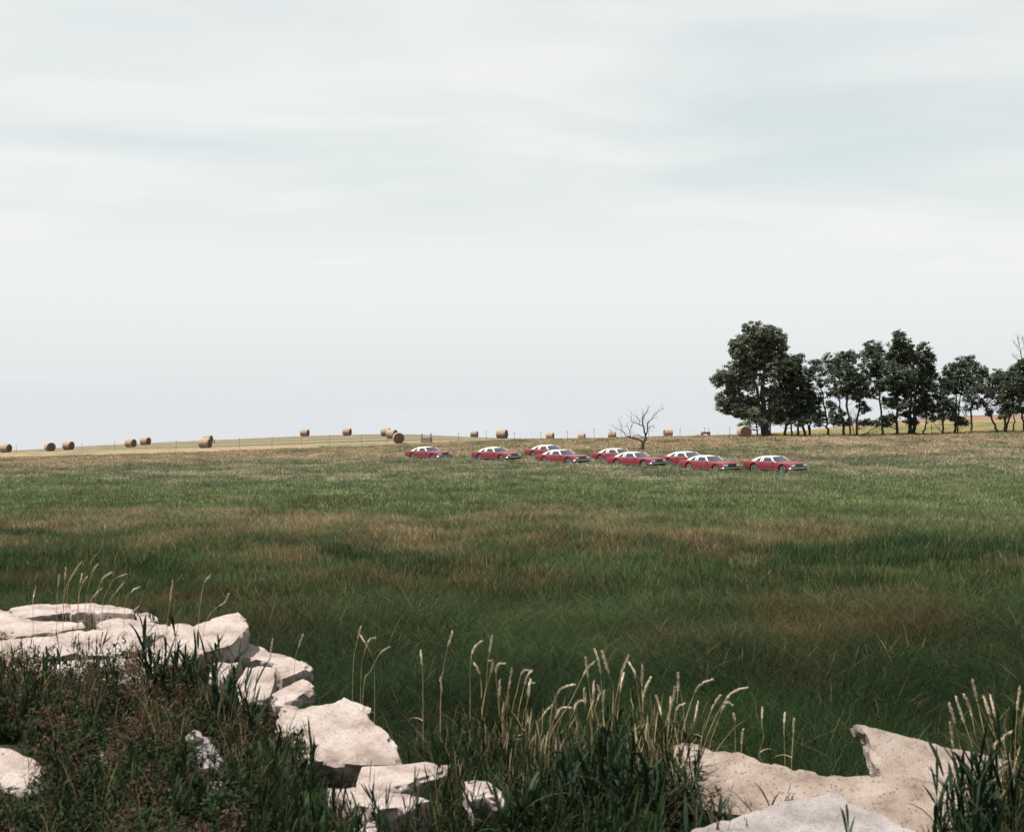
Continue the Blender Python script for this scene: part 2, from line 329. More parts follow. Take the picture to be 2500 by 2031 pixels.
# ------------------------------------------------------------ the ground: one sheet to the horizon
fr = np.concatenate([np.linspace(-36, 36, 420), np.linspace(36, 324, 60)[1:-1]]); na = len(fr)
rad = np.concatenate([[.6, 1.2, 2, 3], np.exp(np.arange(math.log(4), math.log(18), .022)), np.exp(np.arange(math.log(18), math.log(330), .0075)), np.exp(np.linspace(math.log(335), math.log(6000), 46))])
TH = np.radians(fr)
Xg = np.outer(rad, np.sin(TH)); Yg = np.outer(rad, np.cos(TH))
Zg = gz(Xg, Yg)
back = Yg < 2; Zg = np.where(back, EYE - 1.64 - .0 * Yg, Zg)
V = np.concatenate([np.stack([Xg, Yg, Zg], -1).reshape(-1, 3), [[0, 0, EYE - 1.64]]])
nr = len(rad); ii, jj = np.meshgrid(np.arange(nr - 1), np.arange(na), indexing='ij'); j2 = (jj + 1) % na
Fg = np.stack([ii * na + jj, (ii + 1) * na + jj, (ii + 1) * na + j2, ii * na + j2], -1).reshape(-1, 4)[:, ::-1]
Ft = np.array([(nr * na, j, (j + 1) % na) for j in range(na)])[:, ::-1]
m, nt, b, o = mat_new('field_ground')
a = N(nt, 'ShaderNodeAttribute', attribute_name='plant'); gp = N(nt, 'ShaderNodeNewGeometry')
n1 = N(nt, 'ShaderNodeTexNoise'); n1.inputs['Scale'].default_value = 1.6; n1.inputs['Detail'].default_value = 8; n1.inputs['Roughness'].default_value = .7; nt.links.new(gp.outputs['Position'], n1.inputs['Vector'])
r1 = N(nt, 'ShaderNodeMapRange'); r1.inputs['From Min'].default_value = .3; r1.inputs['From Max'].default_value = .7; r1.inputs['To Min'].default_value = .45; r1.inputs['To Max'].default_value = 1.25; nt.links.new(n1.outputs[0], r1.inputs[0])
s1 = N(nt, 'ShaderNodeVectorMath', operation='SCALE'); nt.links.new(a.outputs['Vector'], s1.inputs[0]); nt.links.new(r1.outputs[0], s1.inputs['Scale'])
nt.links.new(s1.outputs[0], b.inputs['Base Color']); b.inputs['Roughness'].default_value = 1; b.inputs['Specular IOR Level'].default_value = .05
bp = N(nt, 'ShaderNodeBump'); bp.inputs['Strength'].default_value = 1; bp.inputs['Distance'].default_value = .25; nt.links.new(n1.outputs[0], bp.inputs['Height']); nt.links.new(bp.outputs[0], b.inputs['Normal'])
me = mesh_np('ground', V, [Fg, Ft], m, smooth=True)
pc = hazed_plant_colour(V[:, 0], V[:, 1])
nearsoil = (1 - sst(10, 60, V[:, 1]))[:, None]                       # bare soil and thatch between the plants where one sees in
pc = pc * (1 - .75 * nearsoil) + np.array([.045, .036, .026]) * .75 * nearsoil
at_ = me.attributes.new('plant', 'FLOAT_VECTOR', 'POINT'); at_.data.foreach_set('vector', pc.astype(np.float32).ravel())
ground = tag(obj('ground', me), 'grassy field rising to a low hill beyond a wet meadow', kind='structure')

# ------------------------------------------------------------ plants as instances
def blades(n, h, w, lean, spread, seg=3, droop=.25, seed=0, az=None, hv=.35):
    g = np.random.default_rng(seed); V = []; Q = []; T = []
    for k in range(n):
        r = spread * math.sqrt(g.random()); q = g.random() * 2 * math.pi
        bx, by = r * math.cos(q), r * math.sin(q)
        a_ = g.random() * 2 * math.pi if az is None else az + g.normal() * .5
        L = h * (1 - hv + 2 * hv * g.random()); ln = lean * (.2 + g.random() * 1.1) * L; dr = droop * g.random() * L
        ww = w * (.7 + .6 * g.random()); tw = g.random() * 3.14
        px, py = math.cos(tw) * ww / 2, math.sin(tw) * ww / 2; b0 = len(V)
        for i in range(seg + 1):
            s = i / seg; o_ = ln * s ** 1.7; z = L * s - dr * s * s * s; c = 1 - .55 * s if i < seg else .04
            x, y = bx + math.cos(a_) * o_, by + math.sin(a_) * o_
            V += [(x - px * c, y - py * c, z), (x + px * c, y + py * c, z)]
        for i in range(seg): Q.append((b0 + 2 * i, b0 + 2 * i + 1, b0 + 2 * i + 3, b0 + 2 * i + 2))
    return np.array(V), np.array(Q)
def reed(nst, h, seed, leaf=(.22, .017), nleaf=7, lean=.12):
    """upright stems with long leaves held up and out in two ranks"""
    g = np.random.default_rng(seed); V = []; Q = []
    def strip(p, d, L, w, dr, seg=4):
        d = Vector(d).normalized(); sd = d.cross(Vector((0, 0, 1))); sd = sd.normalized() if sd.length > .01 else Vector((1, 0, 0)); b0 = len(V)
        for i in range(seg + 1):
            s = i / seg; q = Vector(p) + d * L * s + Vector((d.x * .3, d.y * .3, -1)) * dr * L * s * s
            c = w / 2 * (math.sin(math.pi * min(.12 + s * .9, 1)) * .9 + .05)
            V.extend([tuple(q - sd * c), tuple(q + sd * c)])
        for i in range(seg): Q.append((b0 + 2 * i, b0 + 2 * i + 1, b0 + 2 * i + 3, b0 + 2 * i + 2))
    for k in range(nst):
        q = g.random() * 6.283; r = .16 * math.sqrt(g.random()); b_ = Vector((r * math.cos(q), r * math.sin(q), 0))
        a_ = g.random() * 6.283; H = h * (.65 + .5 * g.random()); up = Vector((math.cos(a_) * lean * g.random() * 2, math.sin(a_) * lean * g.random() * 2, 1)).normalized()
        strip(b_, up, H, .008, .02); ra = g.random() * 6.283
        for i in range(nleaf):
            t = .18 + .80 * i / nleaf + .05 * g.random(); az = ra + (i % 2) * math.pi + g.normal() * .45; e = .75 + .5 * g.random() + .35 * t
            strip(b_ + up * H * t, (math.cos(az) * math.cos(e), math.sin(az) * math.cos(e), math.sin(e)), leaf[0] * (.7 + .7 * g.random()), leaf[1] * (.7 + .6 * g.random()), .10 + .45 * g.random())
    return np.array(V), np.array(Q)
def weed(nst, h, seed, leaf=.035, nleaf=16):
    g = np.random.default_rng(seed); V = []; Q = []
    def quad(c, u, v): b0 = len(V); V.extend([tuple(c - u), tuple(c + v * .9), tuple(c + u), tuple(c - v * .9)]); Q.append((b0, b0 + 1, b0 + 2, b0 + 3))
    for k in range(nst):
        a_ = g.random() * 6.283; up = Vector((math.cos(a_) * .55 * g.random(), math.sin(a_) * .55 * g.random(), 1)).normalized(); H = h * (.5 + .7 * g.random())
        b_ = Vector((g.normal() * .09, g.normal() * .09, 0)); s = up.orthogonal().normalized() * .0025; b0 = len(V)
        V.extend([tuple(b_ - s), tuple(b_ + s), tuple(b_ + up * H + s * .4), tuple(b_ + up * H - s * .4)]); Q.append((b0, b0 + 1, b0 + 2, b0 + 3))
        for i in range(nleaf):
            t = .15 + .85 * g.random(); az = g.random() * 6.283; e = g.normal() * .5 + .2; L = leaf * (.5 + .9 * g.random())
            d = Vector((math.cos(az) * math.cos(e), math.sin(az) * math.cos(e), math.sin(e))); sd = Vector((-math.sin(az), math.cos(az), g.normal() * .4))
            quad(b_ + up * H * t + d * L, d * L, sd * L * .42)
    return np.array(V), np.array(Q)
PROTO = bpy.data.collections.new('plant_kinds')      # kept out of the scene: only their instances are drawn
KIND = {}
def proto(kind, VQ, mat):
    i = len(PROTO.objects); nm = 'plant_%03d' % i; me = mesh_np(nm, VQ[0], VQ[1], mat, smooth=False)
    PROTO.objects.link(bpy.data.objects.new(nm, me)); KIND.setdefault(kind, []).append(i)
for s in range(4): proto('near', blades(30, .50, .0058, 1.0, .17, 5, .85, 100 + s), M['grass'])
for s in range(4): proto('mid', blades(16, .46, .014, .55, .20, 3, .3, 200 + s), M['grass'])
for s in range(4): proto('far', blades(9, .34, .045, .45, .34, 2, .2, 300 + s), M['grass'])
for s in range(3): proto('rush', blades(14, .62, .020, .30, .24, 3, .2, 400 + s), M['grass'])
for s in range(4): proto('reed', reed(5, .62, 500 + s), M['grass'])
for s in range(4): proto('dry', blades(20, .42, .0055, .9, .14, 4, .5, 600 + s), M['grass'])
for s in range(4): proto('weed', weed(12, .42, 700 + s, .029, 26), M['weed'])
for s in range(3): proto('straw', blades(7, .7, .006, .55, .10, 4, .35, 800 + s), M['grass'])
def plume(n, h, seed):
    g = np.random.default_rng(seed); V = []; Q = []
    for k in range(n):
        b = g.normal(0, .05, 2); a = g.normal(0, .16) ; c = g.normal(0, .12); H = h * g.uniform(.6, 1.1); nod = g.normal(0, .07); tw = g.random() * 3.14; b0 = len(V)
        for i, s in enumerate(np.linspace(0, 1, 11)):
            w = .0016 if s < .78 else .0016 + .0045 * math.sin(math.pi * min(1, (s - .78) / .22 * .92 + .05)); x = b[0] + a * H * s * s + nod * max(0, s - .7) ** 1.5 * 4; y = b[1] + c * H * s * s
            V += [(x - w * math.cos(tw), y - w * math.sin(tw), H * s), (x + w * math.cos(tw), y + w * math.sin(tw), H * s)]
        Q += [(b0 + 2 * i, b0 + 2 * i + 1, b0 + 2 * i + 3, b0 + 2 * i + 2) for i in range(10)]
    return np.array(V), np.array(Q)
for s in range(5): proto('plume', plume(5, .75, 900 + s), M['grass'])
NG = bpy.data.node_groups.new('plants_on_points', 'GeometryNodeTree')
NG.interface.new_socket('Geometry', in_out='INPUT', socket_type='NodeSocketGeometry'); NG.interface.new_socket('Geometry', in_out='OUTPUT', socket_type='NodeSocketGeometry')
gi = N(NG, 'NodeGroupInput'); go = N(NG, 'NodeGroupOutput'); ip = N(NG, 'GeometryNodeInstanceOnPoints'); ci = N(NG, 'GeometryNodeCollectionInfo')
ci.inputs['Collection'].default_value = PROTO; ci.inputs['Separate Children'].default_value = True; ci.inputs['Reset Children'].default_value = True
def na_(n, t): x = N(NG, 'GeometryNodeInputNamedAttribute', data_type=t); x.inputs['Name'].default_value = n; return x.outputs['Attribute']
er = N(NG, 'FunctionNodeEulerToRotation'); NG.links.new(na_('rot', 'FLOAT_VECTOR'), er.inputs[0])
NG.links.new(gi.outputs[0], ip.inputs['Points']); NG.links.new(ci.outputs[0], ip.inputs['Instance']); ip.inputs['Pick Instance'].default_value = True
NG.links.new(na_('pick', 'INT'), ip.inputs['Instance Index']); NG.links.new(er.outputs[0], ip.inputs['Rotation']); NG.links.new(na_('scl', 'FLOAT_VECTOR'), ip.inputs['Scale'])
NG.links.new(ip.outputs[0], go.inputs[0])
def plants(name, label, cat, P, pick, rot, scl, tint):
    me = bpy.data.meshes.new(name); me.vertices.add(len(P)); me.vertices.foreach_set('co', np.asarray(P, np.float32).ravel())
    for n_, t, v, k in (('rot', 'FLOAT_VECTOR', rot, 'vector'), ('scl', 'FLOAT_VECTOR', scl, 'vector'), ('tint', 'FLOAT_VECTOR', tint, 'vector'), ('pick', 'INT', pick, 'value')):
        a = me.attributes.new(n_, t, 'POINT'); a.data.foreach_set(k, np.asarray(v, np.float32 if t != 'INT' else np.int32).ravel())
    o = tag(obj(name, me), label, cat, kind='stuff'); md = o.modifiers.new('plants', 'NODES'); md.node_group = NG
    return o
def pickof(kinds, k):       # kinds: list of names per point index k
    return np.array([KIND[q][int(r * len(KIND[q]))] for q, r in zip(kinds, rng.random(len(kinds)))])
# ------------------------------------------------------------ the meadow and pasture grass
CARS = [  # px of rear wheel, px of front wheel, depth, yaw seen
    (1008.7, 1056.6, 132.0, 49.9), (1172.2, 1224.0, 126.5, 48.2), (1303.0, None, 129.5, 46.0), (1330.3, 1387.5, 118.5, 46.3),
    (1467.5, None, 119.5, 43.0), (1506.8, 1571.8, 112.0, 42.5), (1634.4, None, 112.5, 45.0), (1683.7, 1747.0, 106.0, 46.8), (1842.2, 1910.4, 104.6, 43.8)]
WB = 3.0
CARPOS = []
for rx, fx, d, al in CARS:
    fx = fx or rx + WB * math.cos(R(al)) * F / d
    cx = (rx + fx) / 2; CARPOS.append(((cx - CX) / F * d, d, al))
def scatter(n, dmin, dmax, dens_pow, ulo=-330, uhi=2830):
    """points ahead of the camera, evenly spread across the view, thinning with distance"""
    t = rng.random(n); e = 2 - dens_pow
    y = (dmin ** e + t * (dmax ** e - dmin ** e)) ** (1 / e)
    u = rng.uniform(ulo, uhi, n); return (u - CX) / F * y, y, u
x, y, u = scatter(185000, 11, 172, 1.35)
ex = np.concatenate([[cx_ + a for a in rng.normal(0, 2.1, 330)] for cx_, cy_, al in CARPOS]); ey = np.concatenate([[cy_ + a for a in rng.normal(0, 2.1, 330)] for cx_, cy_, al in CARPOS])
x = np.concatenate([x, ex]); y = np.concatenate([y, ey]); u = CX + F * x / y       # uncut grass round the cars
e_ = np.interp(u, EDGE_U, EDGE_Y); ok = y > e_ + 1.1
x, y, u = x[ok], y[ok], u[ok]
for cx_, cy_, al in CARPOS:                 # none standing up through a car
    h_ = R(-(al + math.degrees(math.atan2(cx_, cy_)))); lx = (x - cx_) * math.cos(h_) + (y - cy_) * math.sin(h_); ly = -(x - cx_) * math.sin(h_) + (y - cy_) * math.cos(h_)
    ok = ~((np.abs(ly) < .86) & (np.abs(lx) < 2.45)); x, y, u = x[ok], y[ok], u[ok]
n = len(x); col = hazed_plant_colour(x, y, rng.normal(0, .13, n))
jit = rng.normal(0, .05, len(x)); nb_ = fbm(x * .3, y * .3, 91) + jit
rush = ((nb_ - .40 > 1.2 * (1 - sst(1640, 1900, u)) + sst(42, 48, y) + 1 - sst(35, 38, y))) | ((nb_ - .42 > sst(120, 330, u) + sst(39, 46, y) + 1 - sst(33, 35, y))) | ((fbm(x * .22, y * .22, 93) + jit > .74) & (y > 27) & (y < 52))
dr_ = rng.random(n)
kinds = np.where(rush, 'rush', np.where(y < 30, np.where(dr_ < .25, 'dry', 'near'), np.where(y < 62, 'mid', 'far')))
hs = .45 + 1.1 * fbm(x * .45, y * .32, 95)
grow = np.interp(y, [10, 20, 40, 62, 75, 95, 125, 150], [1.05, 1.0, .85, .75, .7, .68, .75, .5])
sc_ = hs * grow * rng.uniform(.8, 1.25, n); sw = np.interp(y, [10, 20, 30, 31, 61, 63, 150], [1.1, 1.25, 1.5, .95, 1.5, .85, 1.6])
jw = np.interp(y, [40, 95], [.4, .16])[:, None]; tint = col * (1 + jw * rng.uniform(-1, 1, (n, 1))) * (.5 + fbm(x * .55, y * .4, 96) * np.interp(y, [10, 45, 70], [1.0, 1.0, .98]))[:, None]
gr = AL * np.array([.042, .070, .028]) * rng.uniform(.7, 1.3, (n, 1)); tint = np.where(rush[:, None], gr, tint)
stray = (rng.random(n) < np.interp(y, [20, 40], [.018, .05]))[:, None]; tint = np.where(stray & (y[:, None] < 62), AL * np.array([.24, .17, .09]) * rng.uniform(.6, 1.2, (n, 1)), tint)
lean = (fbm(x * .2, y * .2, 97) - .5) * .9
plants('meadow_grass', 'green and brown meadow grass growing across the whole field', 'grass', np.stack([x, y, gz(x, y) - .02], -1), pickof(kinds, n),
       np.stack([lean * rng.uniform(.4, 1, n), lean * .7 + rng.normal(0, .1, n), rng.uniform(0, 6.283, n)], -1),
       np.stack([sw * sc_ ** .5, sw * sc_ ** .5, sc_], -1), tint)
# ------------------------------------------------------------ the bank at the camera's feet: reeds, weeds, straw between the rubble
def inpoly(px, py, P):
    c = np.zeros(len(px), bool); j = len(P) - 1
    for i in range(len(P)):
        (xi, yi), (xj, yj) = P[i], P[j]
        c ^= ((yi > py) != (yj > py)) & (px < (xj - xi) * (py - yi) / (yj - yi + 1e-9) + xi); j = i
    return c
n = 21000; y = rng.uniform(4.0, 15.5, n); u = rng.uniform(-700, 3300, n); x = (u - CX) / F * y
e_ = np.interp(u, EDGE_U, EDGE_Y); ok = (y < e_ + 2.2); x, y, u = x[ok], y[ok], u[ok]
keep_y = y / np.interp(u, EDGE_U, EDGE_Y)
z = gz(x, y); v = HY + F * (EYE - z) / y                    # where each root would be seen, to keep the bare concrete bare
# stretches of bank that the photograph shows as open concrete: few plants root in front of them
BARE = [[(-200, 1810), (60, 1815), (125, 1880), (120, 1950), (-200, 1950)], [(455, 1780), (530, 1800), (548, 1890), (470, 1900)], [(225, 1830), (290, 1830), (285, 1890), (222, 1890)],
        [(-400, 1440), (420, 1440), (640, 1500), (700, 1640), (520, 1690), (330, 1668), (-400, 1640)],
        [(520, 1600), (780, 1600), (800, 1700), (640, 1740), (560, 1740)], [(700, 1690), (900, 1690), (1010, 1880), (1060, 1960), (960, 2000), (800, 1960), (790, 1880), (720, 1880)],
        [(1690, 1800), (2290, 1870), (2290, 2200), (1900, 2200), (1760, 2090), (1900, 1980), (1700, 1930)], [(2060, 1760), (2440, 1840), (2350, 1960), (2080, 1940)], [(1600, 2060), (2300, 2060), (2300, 2130), (1600, 2130)]]
bare = np.zeros(len(x), bool)
for P in BARE: bare |= inpoly(u, v, P) | inpoly(u, v - 45, P)
thin = (u < 600) & (rng.random(len(x)) < .25); bare |= thin
short = np.zeros(len(x), bool)                          # low growth along the lower edges of the slabs
for P in BARE: short |= inpoly(u, v - 90, P) | inpoly(u, v - 140, P)
ok = ~bare | (rng.random(len(x)) < np.where((u < 480) & (y > 9), .16, .03)); x, y, u, z, v, short = x[ok], y[ok], u[ok], z[ok], v[ok], short[ok]
n = len(x); r = rng.random(n); leftw = 1 - sst(560, 760, u)
pn = fbm(x * 1.1, y * 1.1, 99)
kinds = np.where(leftw > .5, np.where(r < .64, 'weed', np.where(r < .82, 'dry', np.where(r < .88, 'reed', 'straw'))),
                 np.where(r < .44, 'reed', np.where(r < .76, 'near', np.where(r < .83, 'dry', np.where(r < .90, 'weed', 'straw')))))
past = y > np.interp(u, EDGE_U, EDGE_Y) - .2
kinds = np.where(past & (r < .8), 'near', kinds)
fringe = (u < 560) & (y > 8.8) & (y < 11.6); kinds = np.where(fringe, np.where(r < .34, 'straw', np.where(r < .46, 'reed', np.where(r < .66, 'dry', 'weed'))), kinds)
G1 = np.array([.016, .030, .010]); G2 = np.array([.027, .044, .016]); B1 = np.array([.080, .052, .032]); S1 = np.array([.26, .18, .10])
tint = np.where((kinds == 'straw')[:, None], S1, np.where((kinds == 'dry')[:, None], np.where(rng.random((n, 1)) < .72, B1, G2), np.where((kinds == 'weed')[:, None], np.where(rng.random((n, 1)) < .30, B1 * .9, G1 * 1.35), G1 * .6 + G2 * .4)))
tint = tint * rng.uniform(.5, 1.35, (n, 1)) * AL * np.where(leftw > .5, .82, 1)[:, None]
pl_ = (((u > 1080) & (u < 1760) & (y > 7.6) & (y < 9.4)) | ((u > 2290) & (y > 7.2))) & (rng.random(n) < .14) & (kinds != 'straw')
kinds = np.where(pl_, 'plume', kinds); tint = np.where(pl_[:, None], np.array([.40, .30, .18]) * AL * rng.uniform(.5, 1.1, (n, 1)), tint)
sc_ = rng.uniform(.55, 1.0, n) * (.7 + .6 * pn) * np.where(leftw > .5, .72, .85) * np.interp(y, [4, 5.5, 7, 9], [.45, .7, .95, 1.0]) * np.where(short & (u > 640), .45, 1) * np.where(fringe, 1.15, 1)
mask_l = leftw > .5
plants('bank_grass', 'tangle of dark reeds, weeds and dry straw covering the rubble bank', 'grass', np.stack([x, y, z - .03], -1), pickof(kinds, n),
       np.stack([rng.normal(0, .14, n), rng.normal(0, .14, n), rng.uniform(0, 6.283, n)], -1), np.stack([sc_ * .95, sc_ * .95, sc_], -1), tint)
# ------------------------------------------------------------ broken concrete slabs dumped on the bank
def slab(label, face, thick, mat, seed=0, rough=.5, down=None, cell=.05, top_rough=.35, name='concrete_slab', chip=1.):
    """face: outline of the slab's upper face as (px, py, depth); extruded by its thickness away from the viewer and down"""
    P = [at(*p) for p in face]; c = sum(P, Vector()) / len(P)
    nn = Vector()
    for i in range(len(P)):
        a, b = P[i], P[(i + 1) % len(P)]
        nn += Vector(((a.y - b.y) * (a.z + b.z), (a.z - b.z) * (a.x + b.x), (a.x - b.x) * (a.y + b.y)))
    nn.normalize()
    eye = Vector((0, 0, EYE)) - c
    if nn.dot(eye) < 0: nn = -nn
    P = [p - nn * (p - c).dot(nn) * .9 for p in P]       # broken slabs are nearly flat
    dirn = -(Vector(down).normalized() if down else nn)
    dirn = -dirn if down else dirn
    bm = bmesh.new(); top = [bm.verts.new(p - c) for p in P]; bot = [bm.verts.new(p - c + dirn * thick * (.85 + .3 * random.random())) for p in P]
    k = len(P); bm.faces.new(top); bm.faces.new(bot[::-1])
    for i in range(k): bm.faces.new((top[i], bot[i], bot[(i + 1) % k], top[(i + 1) % k]))
    bmesh.ops.recalc_face_normals(bm, faces=bm.faces); bmesh.ops.triangulate(bm, faces=bm.faces)
    for _ in range(7):
        es = [e for e in bm.edges if e.calc_length() > cell * 1.45]
        if not es or len(bm.faces) > 16000: break
        bmesh.ops.subdivide_edges(bm, edges=es, cuts=1, use_grid_fill=False)
        bmesh.ops.triangulate(bm, faces=[f for f in bm.faces if len(f.verts) > 3])
    bmesh.ops.beautify_fill(bm, faces=bm.faces, edges=[e for e in bm.edges if e.is_manifold and e.calc_face_angle(9) < .02])
    bm.normal_update()
    sv = Vector((seed * 7.3, seed * 3.1, seed * 5.7)); cn = dirn * -1
    disp = {}
    for v in bm.verts:
        h = -v.co.dot(nn); q = v.co + sv                       # h: how far below the upper face
        inpl = v.normal - nn * v.normal.dot(nn); onside = inpl.length > .25
        fine = mnoise.fractal(q * 17, .9, 2.1, 4); F1 = mnoise.voronoi(q * 8.5)[0]; G1_ = mnoise.voronoi(q * 21)[0]
        if onside:                                             # broken edge: facets and knocked-out bits, kept square to the face
            o_ = inpl.normalized(); rim = v.normal.dot(nn) > .2
            inner = h > .012 and h < thick * .8
            d = (rough * ((F1[0] - .42) * .085 + (G1_[0] - .4) * .045) if inner else (G1_[0] - .4) * .012 * rough) + mnoise.noise(q * 3.) * .005
            vec = o_ * d
            if rim: vec -= (o_ + nn) * max(0., F1[0] - .54) * .09 * chip * (.3 + rough)
            vec += nn * fine * .004
        else:
            big = mnoise.fractal(q * 2.6, 1., 2.0, 3)
            d = fine * .006 * top_rough + big * .006 * top_rough + min(0., F1[1] - F1[0] - .05) * .06 * top_rough * (1 if mnoise.noise(q * 1.7) > .1 else 0)
            vec = v.normal * d
        disp[v] = vec
    for v, d in disp.items(): v.co += d
    for f in bm.faces: f.smooth = abs(f.normal.dot(nn)) > .8
    me = bpy.data.meshes.new(name); bm.to_mesh(me); bm.free()
    me.set_sharp_from_angle(angle=R(28))
    me.materials.append(M[mat]); o = obj(name, me, loc=c)
    return tag(o, label, 'concrete slab' if name == 'concrete_slab' else 'rubble', 'broken concrete dumped along the bank', 'thing')
def ramp(pts, d0, d1):
    """depths for an outline: upper edge d0, lower edge d1"""
    ys = [p[1] for p in pts]; a, b = min(ys), max(ys)
    return [(p[0], p[1], d0 + (d1 - d0) * (p[1] - a) / max(b - a, 1)) for p in pts]
S = [
 # label, outline, depth at its top, depth at its foot, thickness, material, rough
 ('thin pale slab lying farthest back, its left end under the large pale slab', [(22,1486),(60,1477),(100,1474),(138,1475),(169,1472),(172,1495),(98,1503),(55,1510),(36,1500)], 13.6, 12.8, .12, 'concrete', .3),
 ('pale slab with shaded front edge in the middle of the farthest row', [(172,1475),(226,1472),(275,1478),(322,1487),(327,1498),(253,1495),(226,1491),(175,1496)], 13.6, 12.9, .17, 'concrete', .35),
 ('small pale slab ending the farthest row at its right', [(330,1497),(358,1493),(380,1503),(388,1516),(372,1517),(335,1508)], 13.3, 12.7, .14, 'concrete', .3),
 ('large pale slab cut by the left edge of the picture, dark gap beneath', [(-90,1478),(-10,1484),(26,1493),(49,1509),(140,1517),(200,1518),(205,1532),(100,1546),(20,1556),(-90,1560)], 13.0, 11.9, .16, 'concrete', .4),
 ('pale slab with a raised knob behind the arched slab', [(236,1528),(250,1512),(291,1507),(334,1514),(405,1524),(425,1534),(412,1548),(334,1553),(306,1540),(270,1538)], 12.6, 11.8, .16, 'concrete', .5),
 ('long arched slab with a grey broken front face above the weeds', [(-90,1578),(45,1558),(118,1554),(157,1542),(236,1534),(306,1540),(350,1556),(350,1584),(290,1600),(216,1600),(180,1594),(110,1612),(60,1627),(-90,1640)], 11.8, 11.1, .20, 'concrete', .6),
 ('big tilted ridge slab with a dark broken right end', [(340,1600),(375,1566),(412,1545),(417,1524),(442,1521),(470,1527),(498,1517),(537,1503),(582,1493),(596,1510),(606,1529),(586,1552),(562,1577),(500,1592),(452,1610),(400,1632),(350,1640)], 11.9, 10.7, .17, 'concrete', .75),
 ('flat slab right of the tilted ridge slab, running down into the grass', [(540,1592),(566,1586),(594,1563),(621,1571),(655,1588),(700,1601),(735,1611),(762,1624),(724,1643),(690,1655),(668,1618),(610,1607),(548,1602)], 11.9, 10.9, .16, 'concrete', .6),
 ('upright pale block below the dark broken edge beside the ridge slab', [(582,1660),(602,1628),(631,1625),(671,1630),(668,1668),(658,1700),(640,1712),(580,1710)], 10.7, 10.3, .22, 'concrete', .4),
 ('small pale slab half under the right end of the ridge slab', [(516,1622),(530,1614),(588,1617),(560,1643),(538,1660),(512,1650)], 11.0, 10.6, .13, 'concrete', .4),
 ('short tilted block with a dark underside left of the big leaning slab', [(664,1695),(698,1676),(739,1656),(756,1664),(768,1686),(740,1692),(716,1708),(692,1724),(672,1722)], 10.2, 9.7, .10, 'concrete', .6),
 ('big leaning slab with a pitted face and a peaked top', [(676,1760),(690,1741),(744,1727),(783,1716),(810,1713),(839,1700),(860,1710),(891,1719),(896,1729),(884,1734),(908,1762),(931,1778),(952,1798),(964,1821),(977,1850),(978,1866),(885,1866),(800,1858),(764,1856),(712,1860),(680,1820)], 9.5, 8.75, .20, 'concrete', .5),
 ('pale slab at the right foot of the big leaning slab, dark hole beside it', [(884,1872),(930,1866),(982,1863),(1042,1859),(1100,1868),(1082,1884),(1026,1901),(947,1930),(868,1924),(876,1890)], 8.5, 7.85, .20, 'concrete', .5),
 ('low pale slab below the dark hole at the foot of the leaning slab', [(800,1924),(862,1921),(944,1932),(1016,1942),(1050,1955),(986,1969),(928,1974),(895,1970),(829,1950),(808,1943)], 7.9, 7.4, .17, 'concrete', .5),
 ('long slab with a rough pebbly front face and a high left corner', [(1636,1900),(1643,1860),(1650,1808),(1684,1803),(1710,1813),(1739,1832),(1802,1834),(1853,1853),(1903,1868),(1979,1883),(2063,1897),(2118,1894),(2240,1900),(2295,1916),(2380,1930),(2400,2060),(2250,2080),(2130,2050),(1990,2010),(1830,1995),(1700,1975),(1640,1950)], 8.35, 7.35, .22, 'concrete_pebbly', .55),
 ('tall leaning slab with a rough grey left end against the dark green grass', [(2096,1767),(2112,1770),(2215,1798),(2291,1817),(2379,1838),(2451,1853),(2600,1885),(2600,1960),(2400,1926),(2299,1920),(2156,1908),(2146,1875),(2130,1830),(2118,1794)], 8.9, 8.35, .24, 'concrete_tan', .5),
 ('grey slab with a pointed top at the bottom edge, right of centre', [(1560,2075),(1680,2031),(1777,1999),(1853,1971),(1958,1944),(2021,1929),(2046,1933),(2084,1958),(2148,1988),(2211,2018),(2290,2060),(2330,2130),(1560,2130)], 7.0, 6.1, .20, 'concrete_grey', .4),
 ('rounded pale boulder of concrete at the lower left edge', [(-80,1822),(0,1826),(47,1831),(72,1845),(100,1871),(111,1898),(106,1930),(79,1936),(40,1925),(-80,1920)], 8.0, 7.5, .28, 'concrete', .6),
 ('pale slab lying under the weeds below the arched slab', [(-90,1634),(120,1618),(230,1606),(330,1605),(385,1626),(392,1674),(340,1672),(200,1668),(-90,1672)], 11.1, 10.6, .18, 'concrete', .5),
 ('grey tilted slab standing among the dark weeds at the lower left', [(459,1835),(466,1808),(490,1786),(520,1818),(538,1838),(536,1882),(512,1896),(484,1888)], 8.4, 8.1, .14, 'concrete_grey', .6),
]
for i, (lab, pts, d0, d1, th, mt, ro) in enumerate(S):
    slab(lab, ramp(pts, d0, d1), th, mt, seed=i + 1, rough=ro, down=(.03, .94, -.34) if lab.startswith('tall leaning') else None, cell=.036 if d0 > 10 else .03)
